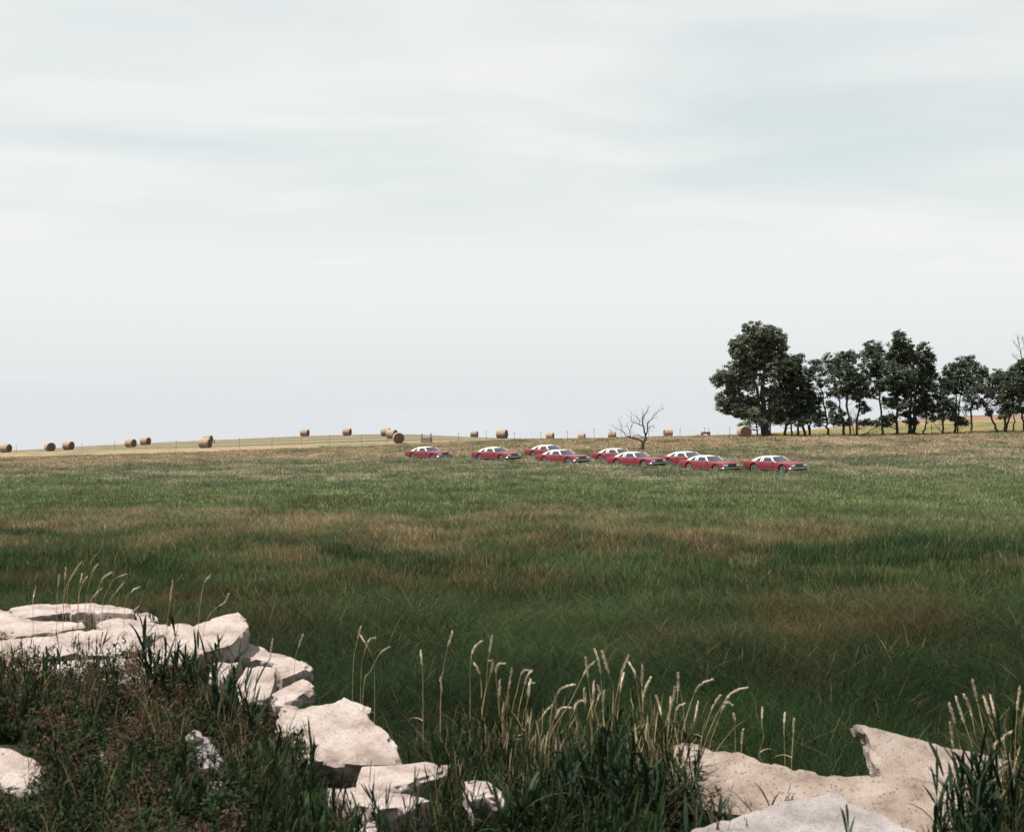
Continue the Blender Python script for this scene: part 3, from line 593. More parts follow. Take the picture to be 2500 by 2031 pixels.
CH = [('small pale stone half hidden in the grass right of the low pale slab', [(1135,1908),(1183,1902),(1210,1922),(1217,1948),(1157,1950),(1143,1932)], 7.6, 7.35, .16, 'concrete'),
 ('broken pale chunk half buried in dark weeds, right of the rounded boulder', [(228,1840),(265,1833),(284,1857),(256,1870),(232,1890),(222,1866)], 8.1, 7.9, .12, 'concrete_tan'),
 ('grey chunk below the grey tilted slab in the weeds', [(510,1906),(540,1905),(545,1930),(524,1952),(506,1930)], 7.6, 7.45, .10, 'concrete_grey'),
 ('small white chip on the top of the grey tilted slab', [(464,1790),(474,1780),(484,1784),(480,1796),(468,1799)], 8.35, 8.3, .05, 'concrete'),
 ('small white chunk left of the grey chunk in the weeds', [(428,1895),(442,1888),(452,1898),(444,1912),(428,1908)], 7.75, 7.65, .06, 'concrete'),
 ('pale chunk half covered by reeds below the ridge slab', [(332,1684),(360,1677),(388,1682),(390,1712),(352,1722),(334,1706)], 9.9, 9.7, .12, 'concrete'),
 ('pale chunk poking from the weeds near the bottom, left of centre', [(548,1972),(566,1962),(580,1976),(572,1996),(552,1990)], 7.2, 7.1, .08, 'concrete'),
 ('pale fragment at the foot of the short tilted block', [(684,1730),(700,1722),(724,1722),(722,1740),(700,1748)], 9.6, 9.5, .08, 'concrete'),
 ('pale fragment below the low pale slab at the bottom', [(890,2010),(915,2003),(925,2022),(905,2036),(888,2030)], 6.9, 6.8, .08, 'concrete')]
for i, (lab, pts, d0, d1, th, mt) in enumerate(CH):
    slab(lab, ramp(pts, d0, d1), th, mt, seed=40 + i, rough=.8, cell=.03, name='concrete_chunk')
# ------------------------------------------------------------ trees
def leaf_mesh(name, C, rad, per, size, mat, seed):
    """leaf-sized faces spread through clumps at C"""
    g = np.random.default_rng(seed); C = np.asarray(C); n = len(C) * per
    ctr = np.repeat(C, per, 0); rr = np.repeat(np.asarray(rad), per)
    d = g.normal(size=(n, 3)); d /= np.linalg.norm(d, axis=1)[:, None]; off = d * (g.random(n) ** .55 * rr)[:, None] * np.array([1, 1, .72])
    p = ctr + off
    nrm = d * .6 + g.normal(size=(n, 3)) * .7 + np.array([0, 0, .5]); nrm /= np.linalg.norm(nrm, axis=1)[:, None]
    t = np.cross(nrm, g.normal(size=(n, 3))); t /= np.linalg.norm(t, axis=1)[:, None] + 1e-9; b = np.cross(nrm, t)
    s = size * g.uniform(.55, 1.35, n)[:, None]
    V = np.stack([p - t * s, p + b * s * .55, p + t * s, p - b * s * .55], 1).reshape(-1, 3)
    return mesh_np(name, V, np.arange(n * 4).reshape(-1, 4), mat)
def tree(label, d, trunks, lobes, leaf='tree_leaf', seed=0, per=32, size=.15, dens=1., name='field_tree', bark='bark', group='trees in the windbreak', gap=.0):
    """trunks: list of [(px,py,radius in m),...] from the ground up; lobes: crown masses (px, py, rx, ry in px)"""
    g = random.Random(seed); k = d / F
    bx, by, _ = trunks[0][0]; base = Vector(((bx - CX) * k, d, 0)); base.z = gzf(base.x, base.y)
    root = thing(name, label, 'tree', base, group=group)
    TP = []
    for ti, tr in enumerate(trunks):
        mb = MB(); pts = []; rd = []; dy = g.uniform(-.8, .8) if ti else 0
        for i, (px, py, r) in enumerate(tr):
            q = at(px, py, d + dy + g.uniform(-.25, .25) * i) - base
            if i == 0: q = Vector(((px - CX) * k, d + dy, 0)) ; q.z = gzf(q.x, q.y) - .15; q = q - base; pts.append(q); rd.append(r * 1.35); q = q + Vector((0, 0, .5))
            pts.append(q); rd.append(r)
        P2 = []; R2 = []
        for i in range(len(pts) - 1):
            for s in (0, .34, .67):
                P2.append(pts[i].lerp(pts[i + 1], s) + Vector((g.gauss(0, .05), g.gauss(0, .05), 0)) * (1 if i else 0)); R2.append(rd[i] + (rd[i + 1] - rd[i]) * s)
        P2.append(pts[-1]); R2.append(rd[-1]); TP += list(zip(P2, R2))[3:]
        mb.tube(P2, R2, 8); mb.build('trunk', M[bark], root, True)
    C = []; Rr = []; mbb = MB(); nb = 0
    for (px, py, rx, ry) in lobes:
        c0 = at(px, py, d + g.uniform(-.35, .35) * rx * k * 2) - base; RX, RZ = rx * k, ry * k; RY = min(RX, 2.6) * .95
        nc = max(6, int(19 * dens * RX * RZ + 6 * (RX + RZ) * dens))
        for _ in range(nc):
            v = Vector((g.gauss(0, 1), g.gauss(0, 1), g.gauss(0, 1))).normalized() * (g.random() ** .42)
            q = c0 + Vector((v.x * RX, v.y * RY, v.z * RZ))
            if gap and mnoise.noise((q + base) * .9) < -gap: continue
            C.append(q); Rr.append(g.uniform(.20, .56))
            if g.random() < .38 and TP:
                tp, tr_ = min(TP, key=lambda t: (t[0] - q).length + max(0, t[0].z - q.z + .4) * 3)
                L = (q - tp).length
                if .4 < L < 6:
                    mid = tp.lerp(q, .5) + Vector((0, 0, -.12 * L * g.random())) + Vector((g.gauss(0, .1), g.gauss(0, .1), g.gauss(0, .1)))
                    r0 = min(tr_ * .5, .03 + .012 * L); mbb.tube([tp, mid, q], [r0, r0 * .6, r0 * .25], 4, False); nb += 1
    if nb: mbb.build('limbs', M[bark], root, True)['kind'] = 'stuff'
    if C: obj('crown', leaf_mesh('crown', [tuple(c) for c in C], Rr, per, size, M[leaf], seed), root)
    return root
def tp(x0, y0, *pts): return [(x0, y0)] + list(pts)
# the tall cottonwood at the left end of the row
tree('tallest tree of the row, broad grey green crown, left end', 165, [[(1870,1061,.42),(1868,1030,.36),(1864,990,.33),(1862,960,.28),(1866,900,.2),(1876,840,.1)], [(1863,965,.2),(1848,945,.18),(1834,915,.13),(1822,890,.07)]],
     [(1850,812,30,32),(1825,815,16,26),(1885,818,22,30),(1905,828,16,24),(1856,850,44,40),(1815,850,34,36),(1800,855,22,26),(1900,860,26,36),(1845,890,50,36),(1890,905,28,34),(1800,900,26,22),(1772,915,24,20),(1752,928,18,16),(1788,930,24,18),(1830,930,34,30),(1790,962,30,24),(1765,975,18,16),(1770,992,22,16),(1800,990,34,26),(1836,985,30,26),(1822,1010,26,20),(1888,960,24,28),(1895,990,20,22),(1772,1004,10,8),(1850,1016,22,16),(1880,1020,18,18)],
     'tree_leaf_pale', 11, 49, 0.125, 1.15)
tree('thin leaning tree with drooping boughs above the round bale', 163, [[(1850,1060,.10),(1845,1035,.085),(1838,1010,.06),(1830,990,.03)]], [(1822,1036,14,8),(1842,1022,14,10),(1812,1040,8,6),(1838,1006,16,10),(1860,1030,12,10)], 'tree_leaf_pale', 12, 40, 0.094, 1.0)
tree('slender dark trunk close right of the tallest tree', 166.5, [[(1881,1061,.11),(1879,1030,.10),(1876,1000,.08),(1874,960,.04)]], [(1884,1000,16,16),(1890,1025,16,12)], 'tree_leaf', 13, 40, 0.101, .9)
tree('dense dark tree with several trunks right of the tallest tree', 165, [[(1917,1061,.17),(1919,1030,.15),(1925,980,.12),(1930,930,.06)], [(1951,1060,.15),(1950,1030,.13),(1946,985,.09),(1940,940,.05)], [(1966,1060,.17),(1958,1035,.14),(1950,1010,.10)]],
     [(1932,890,30,22),(1948,880,18,18),(1915,905,26,24),(1930,930,40,28),(1955,920,24,28),(1915,965,34,30),(1945,970,40,32),(1970,960,20,28),(1925,1005,42,22),(1960,1005,32,22),(1905,1020,20,16),(1940,1028,30,12),(1972,1022,20,14)], 'tree_leaf', 14, 49, 0.117, 1.15)
tree('pale barked small tree between two dark trunks right of the tallest tree', 167, [[(1933,1061,.12),(1932,1035,.10),(1934,1010,.05)]], [(1934,1012,14,10),(1926,1022,12,8)], 'tree_leaf', 15, 40, 0.094, .8, bark='bark_dead')
tree('small dark forked tree standing beside the leaning trunk', 165.5, [[(1977,1061,.15),(1976,1040,.12),(1984,1020,.08),(1992,995,.04)], [(1976,1042,.08),(1968,1022,.06),(1962,1000,.03)]], [(1985,1000,24,20),(1970,1012,18,14),(1998,1012,16,14),(1990,980,20,18)], 'tree_leaf', 16, 46, 0.109, 1.1)
tree('narrow open tree with a slanting bare trunk', 166, [[(2022,1063,.15),(2019,1035,.13),(2014,1000,.11),(2008,960,.08),(2000,920,.05),(1992,885,.03)]],
     [(1992,885,18,16),(1998,905,24,16),(1978,915,16,18),(2024,880,16,18),(2030,900,16,22),(1990,935,24,16),(2020,930,22,18),(1985,962,20,14),(2006,1025,14,10),(2036,1020,14,12),(1996,1035,10,8),(2026,960,14,12)], 'tree_leaf', 17, 43, 0.101, .75)
tree('dark full tree with three trunks in the middle of the row', 164, [[(2060,1063,.17),(2058,1035,.15),(2052,1005,.12),(2046,970,.07)], [(2074,1062,.13),(2074,1030,.12),(2068,990,.14),(2066,950,.10),(2070,900,.05)], [(2093,1062,.15),(2092,1030,.13),(2098,990,.11),(2100,960,.07)]],
     [(2060,875,28,18),(2085,872,18,16),(2050,900,24,24),(2075,905,38,28),(2060,935,34,26),(2095,935,26,26),(2045,955,18,16),(2075,960,30,20),(2105,965,22,22),(2030,990,16,12),(2044,1010,20,14),(2108,995,18,14),(2066,1030,20,10),(2040,1032,18,8),(2110,1030,20,8)], 'tree_leaf', 18, 46, 0.113, 1.0)
tree('tall rounded tree on a slanting trunk left of the double-peaked trees', 166, [[(2155,1062,.15),(2154,1030,.13),(2150,1000,.12),(2146,965,.10),(2142,920,.06),(2140,870,.03)]],
     [(2130,848,24,18),(2118,862,18,16),(2142,866,22,22),(2130,890,30,22),(2150,905,20,24),(2120,915,24,22),(2140,940,26,22),(2156,940,12,18),(2128,960,18,12),(2160,1022,18,9),(2138,1034,18,8),(2160,975,12,10)], 'tree_leaf', 19, 46, 0.109, 1.0)
tree('tall dark peaked tree, second highest of the row', 164, [[(2190,1063,.20),(2189,1035,.17),(2190,1000,.15),(2192,950,.12),(2196,880,.07),(2198,830,.03)]],
     [(2196,822,18,18),(2190,845,24,18),(2212,850,20,22),(2180,870,20,18),(2200,880,34,24),(2225,872,14,22),(2175,900,22,18),(2205,915,40,26),(2175,935,24,20),(2195,955,34,22),(2220,950,20,24),(2172,985,18,14),(2205,990,26,16),(2182,1018,18,12),(2168,1035,12,8)], 'tree_leaf', 20, 49, 0.117, 1.15)
tree('dark tree with a thick double trunk, right shoulder of the tall pair', 165.5, [[(2222,1062,.26),(2221,1035,.24),(2222,1000,.18),(2226,940,.13),(2232,890,.06)], [(2231,1062,.24),(2233,1030,.22),(2234,980,.15),(2240,920,.08)]],
     [(2256,850,16,14),(2248,868,20,18),(2268,875,18,20),(2255,900,30,24),(2275,915,16,22),(2245,935,28,24),(2268,945,22,22),(2250,970,28,18),(2235,1000,22,14),(2262,990,18,14),(2225,1030,22,9),(2212,1012,14,10)], 'tree_leaf', 21, 49, 0.117, 1.1)
tree('thin crooked dark tree standing left of a leaning dead branch', 166, [[(2254,1060,.11),(2258,1045,.10),(2262,1030,.08),(2261,1000,.06),(2262,975,.03)]], [(2266,1000,16,14),(2276,1018,14,12),(2254,1012,12,10)], 'tree_leaf', 22, 40, 0.101, .8)
tree('low dark tree filling the dip between the tall pair and the domed tree', 165, [[(2302,1060,.13),(2303,1035,.12),(2302,1000,.09),(2300,960,.05)]],
     [(2300,935,16,16),(2310,955,20,18),(2292,965,20,18),(2310,980,28,18),(2290,995,24,16),(2320,1000,24,14),(2300,1015,22,12)], 'tree_leaf', 23, 46, 0.109, .85)
tree('domed tree with a fanned bare trunk, third from the right edge', 166, [[(2331,1060,.15),(2331,1030,.13),(2334,995,.11),(2336,955,.08),(2340,910,.04)], [(2334,1000,.09),(2344,965,.07),(2352,930,.04)]],
     [(2340,888,26,14),(2365,882,24,16),(2320,905,22,18),(2345,915,36,22),(2385,900,26,18),(2400,915,18,18),(2375,930,30,20),(2325,935,22,20),(2350,950,28,16),(2395,945,20,16),(2330,1015,26,12),(2345,1030,20,10)], 'tree_leaf', 24, 46, 0.113, .95)
tree('tree with a straight dark trunk in front of the domed crown', 164, [[(2372,1057,.15),(2371,1030,.13),(2371,990,.11),(2372,950,.06)]], [(2385,955,24,18),(2370,975,20,14),(2392,985,20,14),(2362,1000,12,10)], 'tree_leaf', 25, 43, 0.109, .85)
tree('tree on a trunk leaning hard to the left, near the right edge', 165, [[(2432,1054,.13),(2428,1038,.12),(2420,1018,.11),(2408,1000,.08),(2400,975,.05)]],
     [(2440,915,24,16),(2425,930,22,18),(2455,925,22,18),(2435,950,30,20),(2415,955,16,16),(2445,980,24,16),(2418,1005,14,10)], 'tree_leaf', 26, 46, 0.109, .9)
tree('dark tree with paired trunks close to the right edge', 163, [[(2452,1052,.16),(2453,1030,.14),(2458,1000,.12),(2466,960,.07),(2470,920,.04)], [(2460,1052,.15),(2462,1030,.12),(2470,995,.08)]],
     [(2472,915,22,18),(2485,935,22,20),(2465,945,24,20),(2480,965,26,20),(2455,975,20,16),(2470,1000,24,16),(2450,1010,18,14)], 'tree_leaf', 27, 49, 0.109, 1.1)
tree('dark green tree cut by the right edge of the picture', 164, [[(2500,1050,.15),(2497,1020,.13),(2490,990,.10),(2484,960,.06)], [(2476,1052,.10),(2476,1030,.09),(2474,1000,.05)]],
     [(2498,888,20,16),(2515,900,24,20),(2490,905,18,18),(2510,935,26,24),(2500,965,24,20),(2525,970,22,26),(2490,1000,12,10),(2520,1010,20,16)], 'tree_leaf', 28, 49, 0.117, 1.1)
def bare(name, label, d, paths, seed, twig=1., mat='bark_dead', cat='tree', spread=.5, group=None, ground_first=True):
    """a leafless tree: limbs as (px, py, radius) polylines with fine twigs along them"""
    g = random.Random(seed); k = d / F; bx, by = paths[0][0][:2]
    base = Vector(((bx - CX) * k, d, 0)); base.z = gzf(base.x, base.y)
    root = thing(name, label, cat, base, group=group); tw = MB(); dz = base.z - at(bx, by, d).z
    for i, P in enumerate(paths):
        dy = g.uniform(-spread, spread) if i else 0; Q = []
        for j, (px, py, r) in enumerate(P):
            q = at(px, py, d) - base; s = j / max(1, len(P) - 1); q.y = dy * s + (g.uniform(-.08, .08) if j else 0); Q.append((q, r))
        if i == 0: Q[0] = (Vector((0, 0, -.12)), Q[0][1] * 1.2)
        P2 = []; R2 = []
        for j in range(len(Q) - 1):
            for s in (0, .5):
                w = .0 if s == 0 else .035; P2.append(Q[j][0].lerp(Q[j + 1][0], s) + Vector((g.gauss(0, w), g.gauss(0, w), g.gauss(0, w)))); R2.append(Q[j][1] * (1 - s) + Q[j + 1][1] * s)
        P2.append(Q[-1][0]); R2.append(Q[-1][1])
        MB().tube(P2, R2, 7).build('trunk' if i == 0 else 'limb', M[mat], root, True)
        if i:
            L = sum((P2[j + 1] - P2[j]).length for j in range(len(P2) - 1))
            for _ in range(int(L * 7 * twig)):
                j = g.randrange(1, len(P2) - 1) if len(P2) > 2 else 0; p = P2[j].lerp(P2[j + 1], g.random()); dr = (P2[-1] - P2[0]).normalized() * .6 + Vector((g.gauss(0, .6), g.gauss(0, .6), g.gauss(.35, .5))); dr.normalize()
                l = g.uniform(.2, .75); m_ = p + dr * l * .5 + Vector((g.gauss(0, .06), g.gauss(0, .06), .05)); tw.tube([p, m_, p + dr * l + Vector((0, 0, l * .15))], [.011, .008, .004], 4, False)
                if g.random() < .6: d2 = (dr + Vector((g.gauss(0, .7), g.gauss(0, .7), g.gauss(.2, .5)))).normalized(); tw.tube([m_, m_ + d2 * l * .5], [.007, .003], 3, False)
    if tw.n: tw.build('twigs', M[mat], root)['kind'] = 'stuff'
    return root
def c7(*p): return [(1450 + x / 10.685, 970 + y / 10.685, r) for x, y, r in p]
bare('bare_tree', 'small leafless dead tree with crooked limbs behind the middle cars', 140, [
    c7((1270, 1330, .17), (1275, 1200, .16), (1320, 1130, .15), (1345, 1020, .12), (1355, 950, .11)),
    c7((1355, 960, .09), (1310, 850, .085), (1275, 720, .08), (1260, 620, .07), (1300, 500, .055), (1350, 420, .04), (1400, 300, .025), (1420, 260, .012)),
    c7((1360, 960, .075), (1400, 870, .07), (1395, 700, .06), (1420, 640, .055), (1500, 580, .04), (1570, 470, .03), (1650, 390, .02), (1760, 320, .012), (1840, 330, .008)),
    c7((1260, 740, .05), (1160, 695, .045), (1070, 660, .04), (990, 620, .03), (970, 520, .018), (985, 470, .01)),
    c7((1200, 700, .035), (1200, 620, .03), (1140, 540, .022), (1060, 480, .015), (960, 410, .008)),
    c7((1290, 1170, .09), (1200, 1120, .08), (1100, 1080, .07), (960, 1060, .06), (930, 1010, .05), (860, 1030, .04), (800, 950, .035), (720, 860, .025), (580, 800, .015), (470, 715, .008)),
    c7((960, 1050, .05), (935, 920, .04), (970, 780, .03), (1010, 700, .02), (1060, 640, .01)),
    c7((1300, 1050, .05), (1220, 1010, .045), (1130, 975, .04), (1060, 1010, .03), (990, 1050, .02)),
    c7((930, 1030, .035), (800, 1070, .028), (700, 1085, .02), (590, 1045, .015), (500, 970, .010), (430, 880, .006)),
    c7((1420, 800, .035), (1460, 755, .03), (1530, 760, .024), (1585, 800, .015)),
    c7((800, 930, .025), (740, 830, .018), (720, 720, .012), (630, 540, .006)),
    c7((1260, 600, .03), (1300, 440, .025), (1280, 390, .012)), c7((1500, 590, .025), (1560, 530, .018), (1640, 540, .01)), c7((940, 900, .02), (890, 780, .015), (830, 715, .008))], 5, 1.0)
def c8(*p): return [(1960 + x / 7.123, 940 + y / 7.123, r) for x, y, r in p]
bare('bare_shrub', 'leafless grey shrub in front of the three-trunked tree', 161.5, [c8((900, 870, .06), (880, 780, .05), (850, 700, .045)), c8((850, 700, .04), (850, 620, .03), (830, 540, .02), (850, 440, .01)), c8((860, 700, .035), (910, 600, .025), (980, 540, .015), (1010, 470, .008)),
     c8((930, 860, .04), (960, 760, .03), (1000, 690, .02), (1020, 640, .01)), c8((850, 640, .02), (790, 570, .012), (760, 520, .006)), c8((890, 840, .03), (870, 700, .02), (930, 560, .012), (900, 430, .006)), c8((960, 850, .03), (930, 720, .02), (970, 610, .01))], 6, 1.6, cat='shrub')
bare('fallen_branch', 'dark fallen bough lying on the grass at the foot of the trees', 162, [c8((960, 868, .07), (1080, 850, .08), (1150, 825, .07)), c8((1140, 828, .06), (1200, 775, .05), (1270, 740, .03), (1310, 700, .012)), c8((1130, 845, .05), (1220, 830, .035), (1280, 790, .02), (1330, 770, .01)), c8((1130, 850, .035), (1190, 880, .025), (1215, 890, .012)), c8((1060, 855, .03), (1075, 820, .02), (1060, 790, .01))], 8, .7, mat='bark', cat='branch')
def c4(*p): return [(2200 + x / 7.123, 950 + y / 7.123, r) for x, y, r in p]
bare('dead_branch', 'grey dead bough leaning from the ground among the right-hand trunks', 163, [c4((735, 780, .06), (700, 735, .055), (650, 690, .05)), c4((650, 690, .045), (600, 630, .035), (560, 580, .02), (545, 550, .01)), c4((665, 700, .035), (660, 650, .025), (640, 610, .012)), c4((530, 770, .03), (525, 680, .03), (520, 560, .02), (500, 480, .01))], 9, .7, cat='branch')
bare('bare_tree', 'bare purple grey treetop showing above the trees at the right edge', 172, [[(2512,1050,.2),(2508,1000,.17),(2502,940,.12),(2497,900,.09)], [(2497,900,.07),(2494,870,.05),(2490,845,.03),(2486,822,.01)], [(2498,905,.06),(2504,870,.04),(2500,840,.02),(2496,826,.01)], [(2496,890,.04),(2484,878,.025),(2472,870,.01)], [(2500,900,.05),(2515,870,.03),(2522,840,.012)], [(2494,862,.03),(2484,846,.015),(2478,836,.006)]], 10, 1.6)
# ------------------------------------------------------------ round hay bales
def bale_mesh():
    mb = MB(); n = 40; rng2 = np.random.default_rng(3); prof = []
    W = .74
    for i in range(25):
        s = -1 + 2 * i / 24; r = .76 - .10 * max(0, abs(s) - .80) / .20
        prof.append((s * W, r))
    V = []
    for a, r in prof:
        for j in range(n):
            q = 2 * math.pi * j / n; w = 1 + .016 * mnoise.noise(Vector((a * 5, math.cos(q) * 3, math.sin(q) * 3))) + .010 * math.sin(a * 46 + 2 * math.cos(q)) ; flat = max(0, -math.sin(q) - .90) * .6
            V.append((r * w * math.cos(q), a, r * w * (math.sin(q) + flat)))
    k = len(prof); mb.add(V, [(i * n + j, i * n + (j + 1) % n, (i + 1) * n + (j + 1) % n, (i + 1) * n + j) for i in range(k - 1) for j in range(n)])
    return mb.mesh('bale_side', M['hay'], True, 60)
def bale_end():
    mb = MB()
    for sgn in (1,):
        V = []; n = 40; rings = 22
        for i in range(rings):
            r = .67 * i / (rings - 1) + .004
            for j in range(n):
                q = 2 * math.pi * j / n; sp = math.sin((r / .67 * 9 + j / n) * 2 * math.pi)
                V.append((r * math.cos(q), sgn * (.735 + .02 * sp - .05 * (r / .67) ** 4 * 0 + .025 * (1 - r / .67) + .012 * mnoise.noise(Vector((r * 9, math.cos(q) * 3, math.sin(q) * 3 + sgn)))), r * math.sin(q)))
        mb.add(V, [(i * n + j, i * n + (j + 1) % n, (i + 1) * n + (j + 1) % n, (i + 1) * n + j) for i in range(rings - 1) for j in range(n)])
    return mb.mesh('bale_end', M['hay_end'], True, 50)
BS, BE = bale_mesh(), bale_end()
BALES = [ # px centre, depth, yaw of the axis (0 = end towards the viewer, 90 = side on), label
 (14, 215, 70, 'round hay bale cut by the left edge of the picture'), (122, 213, 35, 'brown round bale near the left edge with its end turned forward'),
 (167, 222, 66, 'round bale just right of the brown bale near the left edge'), (319, 222, 64, 'darker-ended bale of the pair standing left of the two overlapping bales'),
 (355, 243, 66, 'smaller bale behind its partner left of the two overlapping bales'), (501, 196, 74, 'nearer of two overlapping bales on the left slope'),
 (507, 232, 74, 'farther of two overlapping bales, seen above the nearer one'), (744, 272, 76, 'small pale bale alone on the skyline, left of centre'),
 (847.5, 252, 76, 'pale bale standing tallest on the hill crest above the pasture'), (942, 232, 72, 'pale bale half hidden behind the dark round-faced bales'),
 (957, 205, 60, 'pale bale squeezed between a pale one and the round-faced one'), (973, 178, 8, 'reddish bale with its round spiral end forward, left of the feed bunk'),
 (1158, 288, 80, 'bale sunk behind the crest, only its top showing, right of the feed bunk'), (1225.7, 208, 68, 'big pale bale by the fence above the second car'),
 (1343, 276, 70, 'pale bale on the skyline above the fourth car'), (1420, 296, 74, 'pale bale on the skyline left of the dead tree'),
 (1494.5, 268, 80, 'bale behind the lowest limb of the dead tree'), (1631, 262, 104, 'low pale bale right of the dead tree, dark left end'),
 (1817, 162, 6, 'weathered brown bale with its round end forward beside the tallest tree')]
for i, (px, d, yaw, lab) in enumerate(BALES):
    x_ = (px - CX) / F * d; t = thing('hay_bale', lab, 'hay bale', (x_, d, gzf(x_, d) + .70), (0, 0, R(yaw if yaw < 90 else yaw)), 'round hay bales in the field')
    o = obj('bale_side', BS, t); e = obj('bale_end', BE, t); e = obj('bale_end', BE, t); e.rotation_euler = (0, 0, math.pi); s = random.uniform(.97, 1.05); t.scale = (s, s * random.uniform(.97, 1.03), s)
# ------------------------------------------------------------ fence posts, feed bunk, wagon
FP = [(40,204),(120,203),(200,201),(280,199),(356,197),(430,195),(508,192),(584,190),(664,188),(736,186),(805,184),(882,181),(945,179),(1120,172),(1187.5,169),(1256,166),(1321,166),(1386,166),(1451,166),(1517,166),(1583,166),(1660,166),(1722,166),(1782,166)]
fence = thing('wire_fence', 'thin wire fence on slim posts along the edge of the mown field', 'fence', (0, 170, gzf(0, 170)))
fb = fence.location.copy(); tops = []
for i, (px, d) in enumerate(FP):
    x_ = (px - CX) / F * d; z_ = gzf(x_, d); h = random.uniform(1.15, 1.45); tl = random.gauss(0, .05)
    b0 = Vector((x_, d, z_ - .1)) - fb; b1 = Vector((x_ + tl, d, z_ + h)) - fb; tops.append((b0, b1))
    mb = MB(); mb.tube([b0, b0.lerp(b1, .5), b1], [.026, .024, .020], 6); mb.box(b1.x - .05, b1.x + .05, b1.y - .03, b1.y + .03, b1.z - .16, b1.z - .1); mb.build('post', M['post'], fence)
for t in (.45, .68, .9):
    mb = MB()
    for (a0, a1), (c0, c1) in zip(tops[:-1], tops[1:]):
        p, q = a0.lerp(a1, t), c0.lerp(c1, t); m_ = p.lerp(q, .5); m_.z -= .03; mb.tube([p, m_, q], .003, 3, False)
    mb.build('wire', M['post'], fence)
x_ = (523 - CX) / F * 226; z_ = gzf(x_, 226)
MB().tube([(0, 0, -.1), (.02, 0, .35), (0, .01, .75)], [.09, .08, .07], 7).tube([(-.02, 0, .6), (.12, 0, .72)], [.05, .03], 5).build('marker_post', M['post']).location = (x_, 226, z_)
tag(bpy.data.objects['marker_post'], 'short dark post right of the two overlapping bales on the hill', 'post')
d = 176; x_ = (1041 - CX) / F * d; fd = thing('feed_bunk', 'weathered grey wooden feed bunk with two tall end posts', 'feed bunk', (x_, d, gzf(x_, d)), (0, 0, R(-8)))
for sx in (-.62, .62):
    MB().box(sx - .07, sx + .07, -.08, .08, -.1, 1.18 + (.06 if sx > 0 else 0)).box(sx - .05, sx + .05, .5, .62, -.1, .7).box(sx - .045, sx + .045, -.05, .6, .28, .38).build('post', M['old_wood'], fd)
for k, zz in enumerate((.12, .30, .48)):
    pts = [(-.55 + 1.1 * i / 8, zz + .05 * (abs(i - 4) / 4) ** 2 * (k + .4)) for i in range(9)]; mb = MB(); V = []
    for xx, z0 in pts: V += [(xx, -.10, z0 - .075), (xx, -.10, z0 + .075), (xx, -.06, z0 + .075), (xx, -.06, z0 - .075)]
    mb.add(V, [(4 * i + a, 4 * i + (a + 1) % 4, 4 * i + 4 + (a + 1) % 4, 4 * i + 4 + a) for i in range(8) for a in range(4)] + [(3, 2, 1, 0), (32, 33, 34, 35)]); mb.build('plank', M['old_wood'], fd)
MB().box(-.6, .6, -.06, .6, .26, .30).build('trough_floor', M['old_wood'], fd)
d = 238; x_ = (1722.5 - CX) / F * d; wg = thing('farm_wagon', 'low red farm wagon showing over the crest right of the dead tree', 'wagon', (x_, d, gzf(x_, d) - .35))
MB().box(-.66, .66, -1.4, 1.4, .72, 1.0).box(-.62, .62, -1.3, 1.3, .64, .72).build('bed', M['wagon_red'], wg)
for sx in (-.6, .6):
    for sy in (-.95, .95): MB().lathe([(-.09, .12), (-.09, .34), (-.05, .36), (.05, .36), (.09, .34), (.09, .12)], 16, 'x', (sx, sy, .36)).build('wheel', M['rubber'], wg, True, 40)
MB().tube([(.42, -1.3, .95), (.42, -1.3, 1.75)], .035, 6).build('stake', M['post'], wg)
MB().tube([(0, -1.3, .6), (.1, -2.6, .4)], .05, 6).build('drawbar', M['wagon_red'], wg)
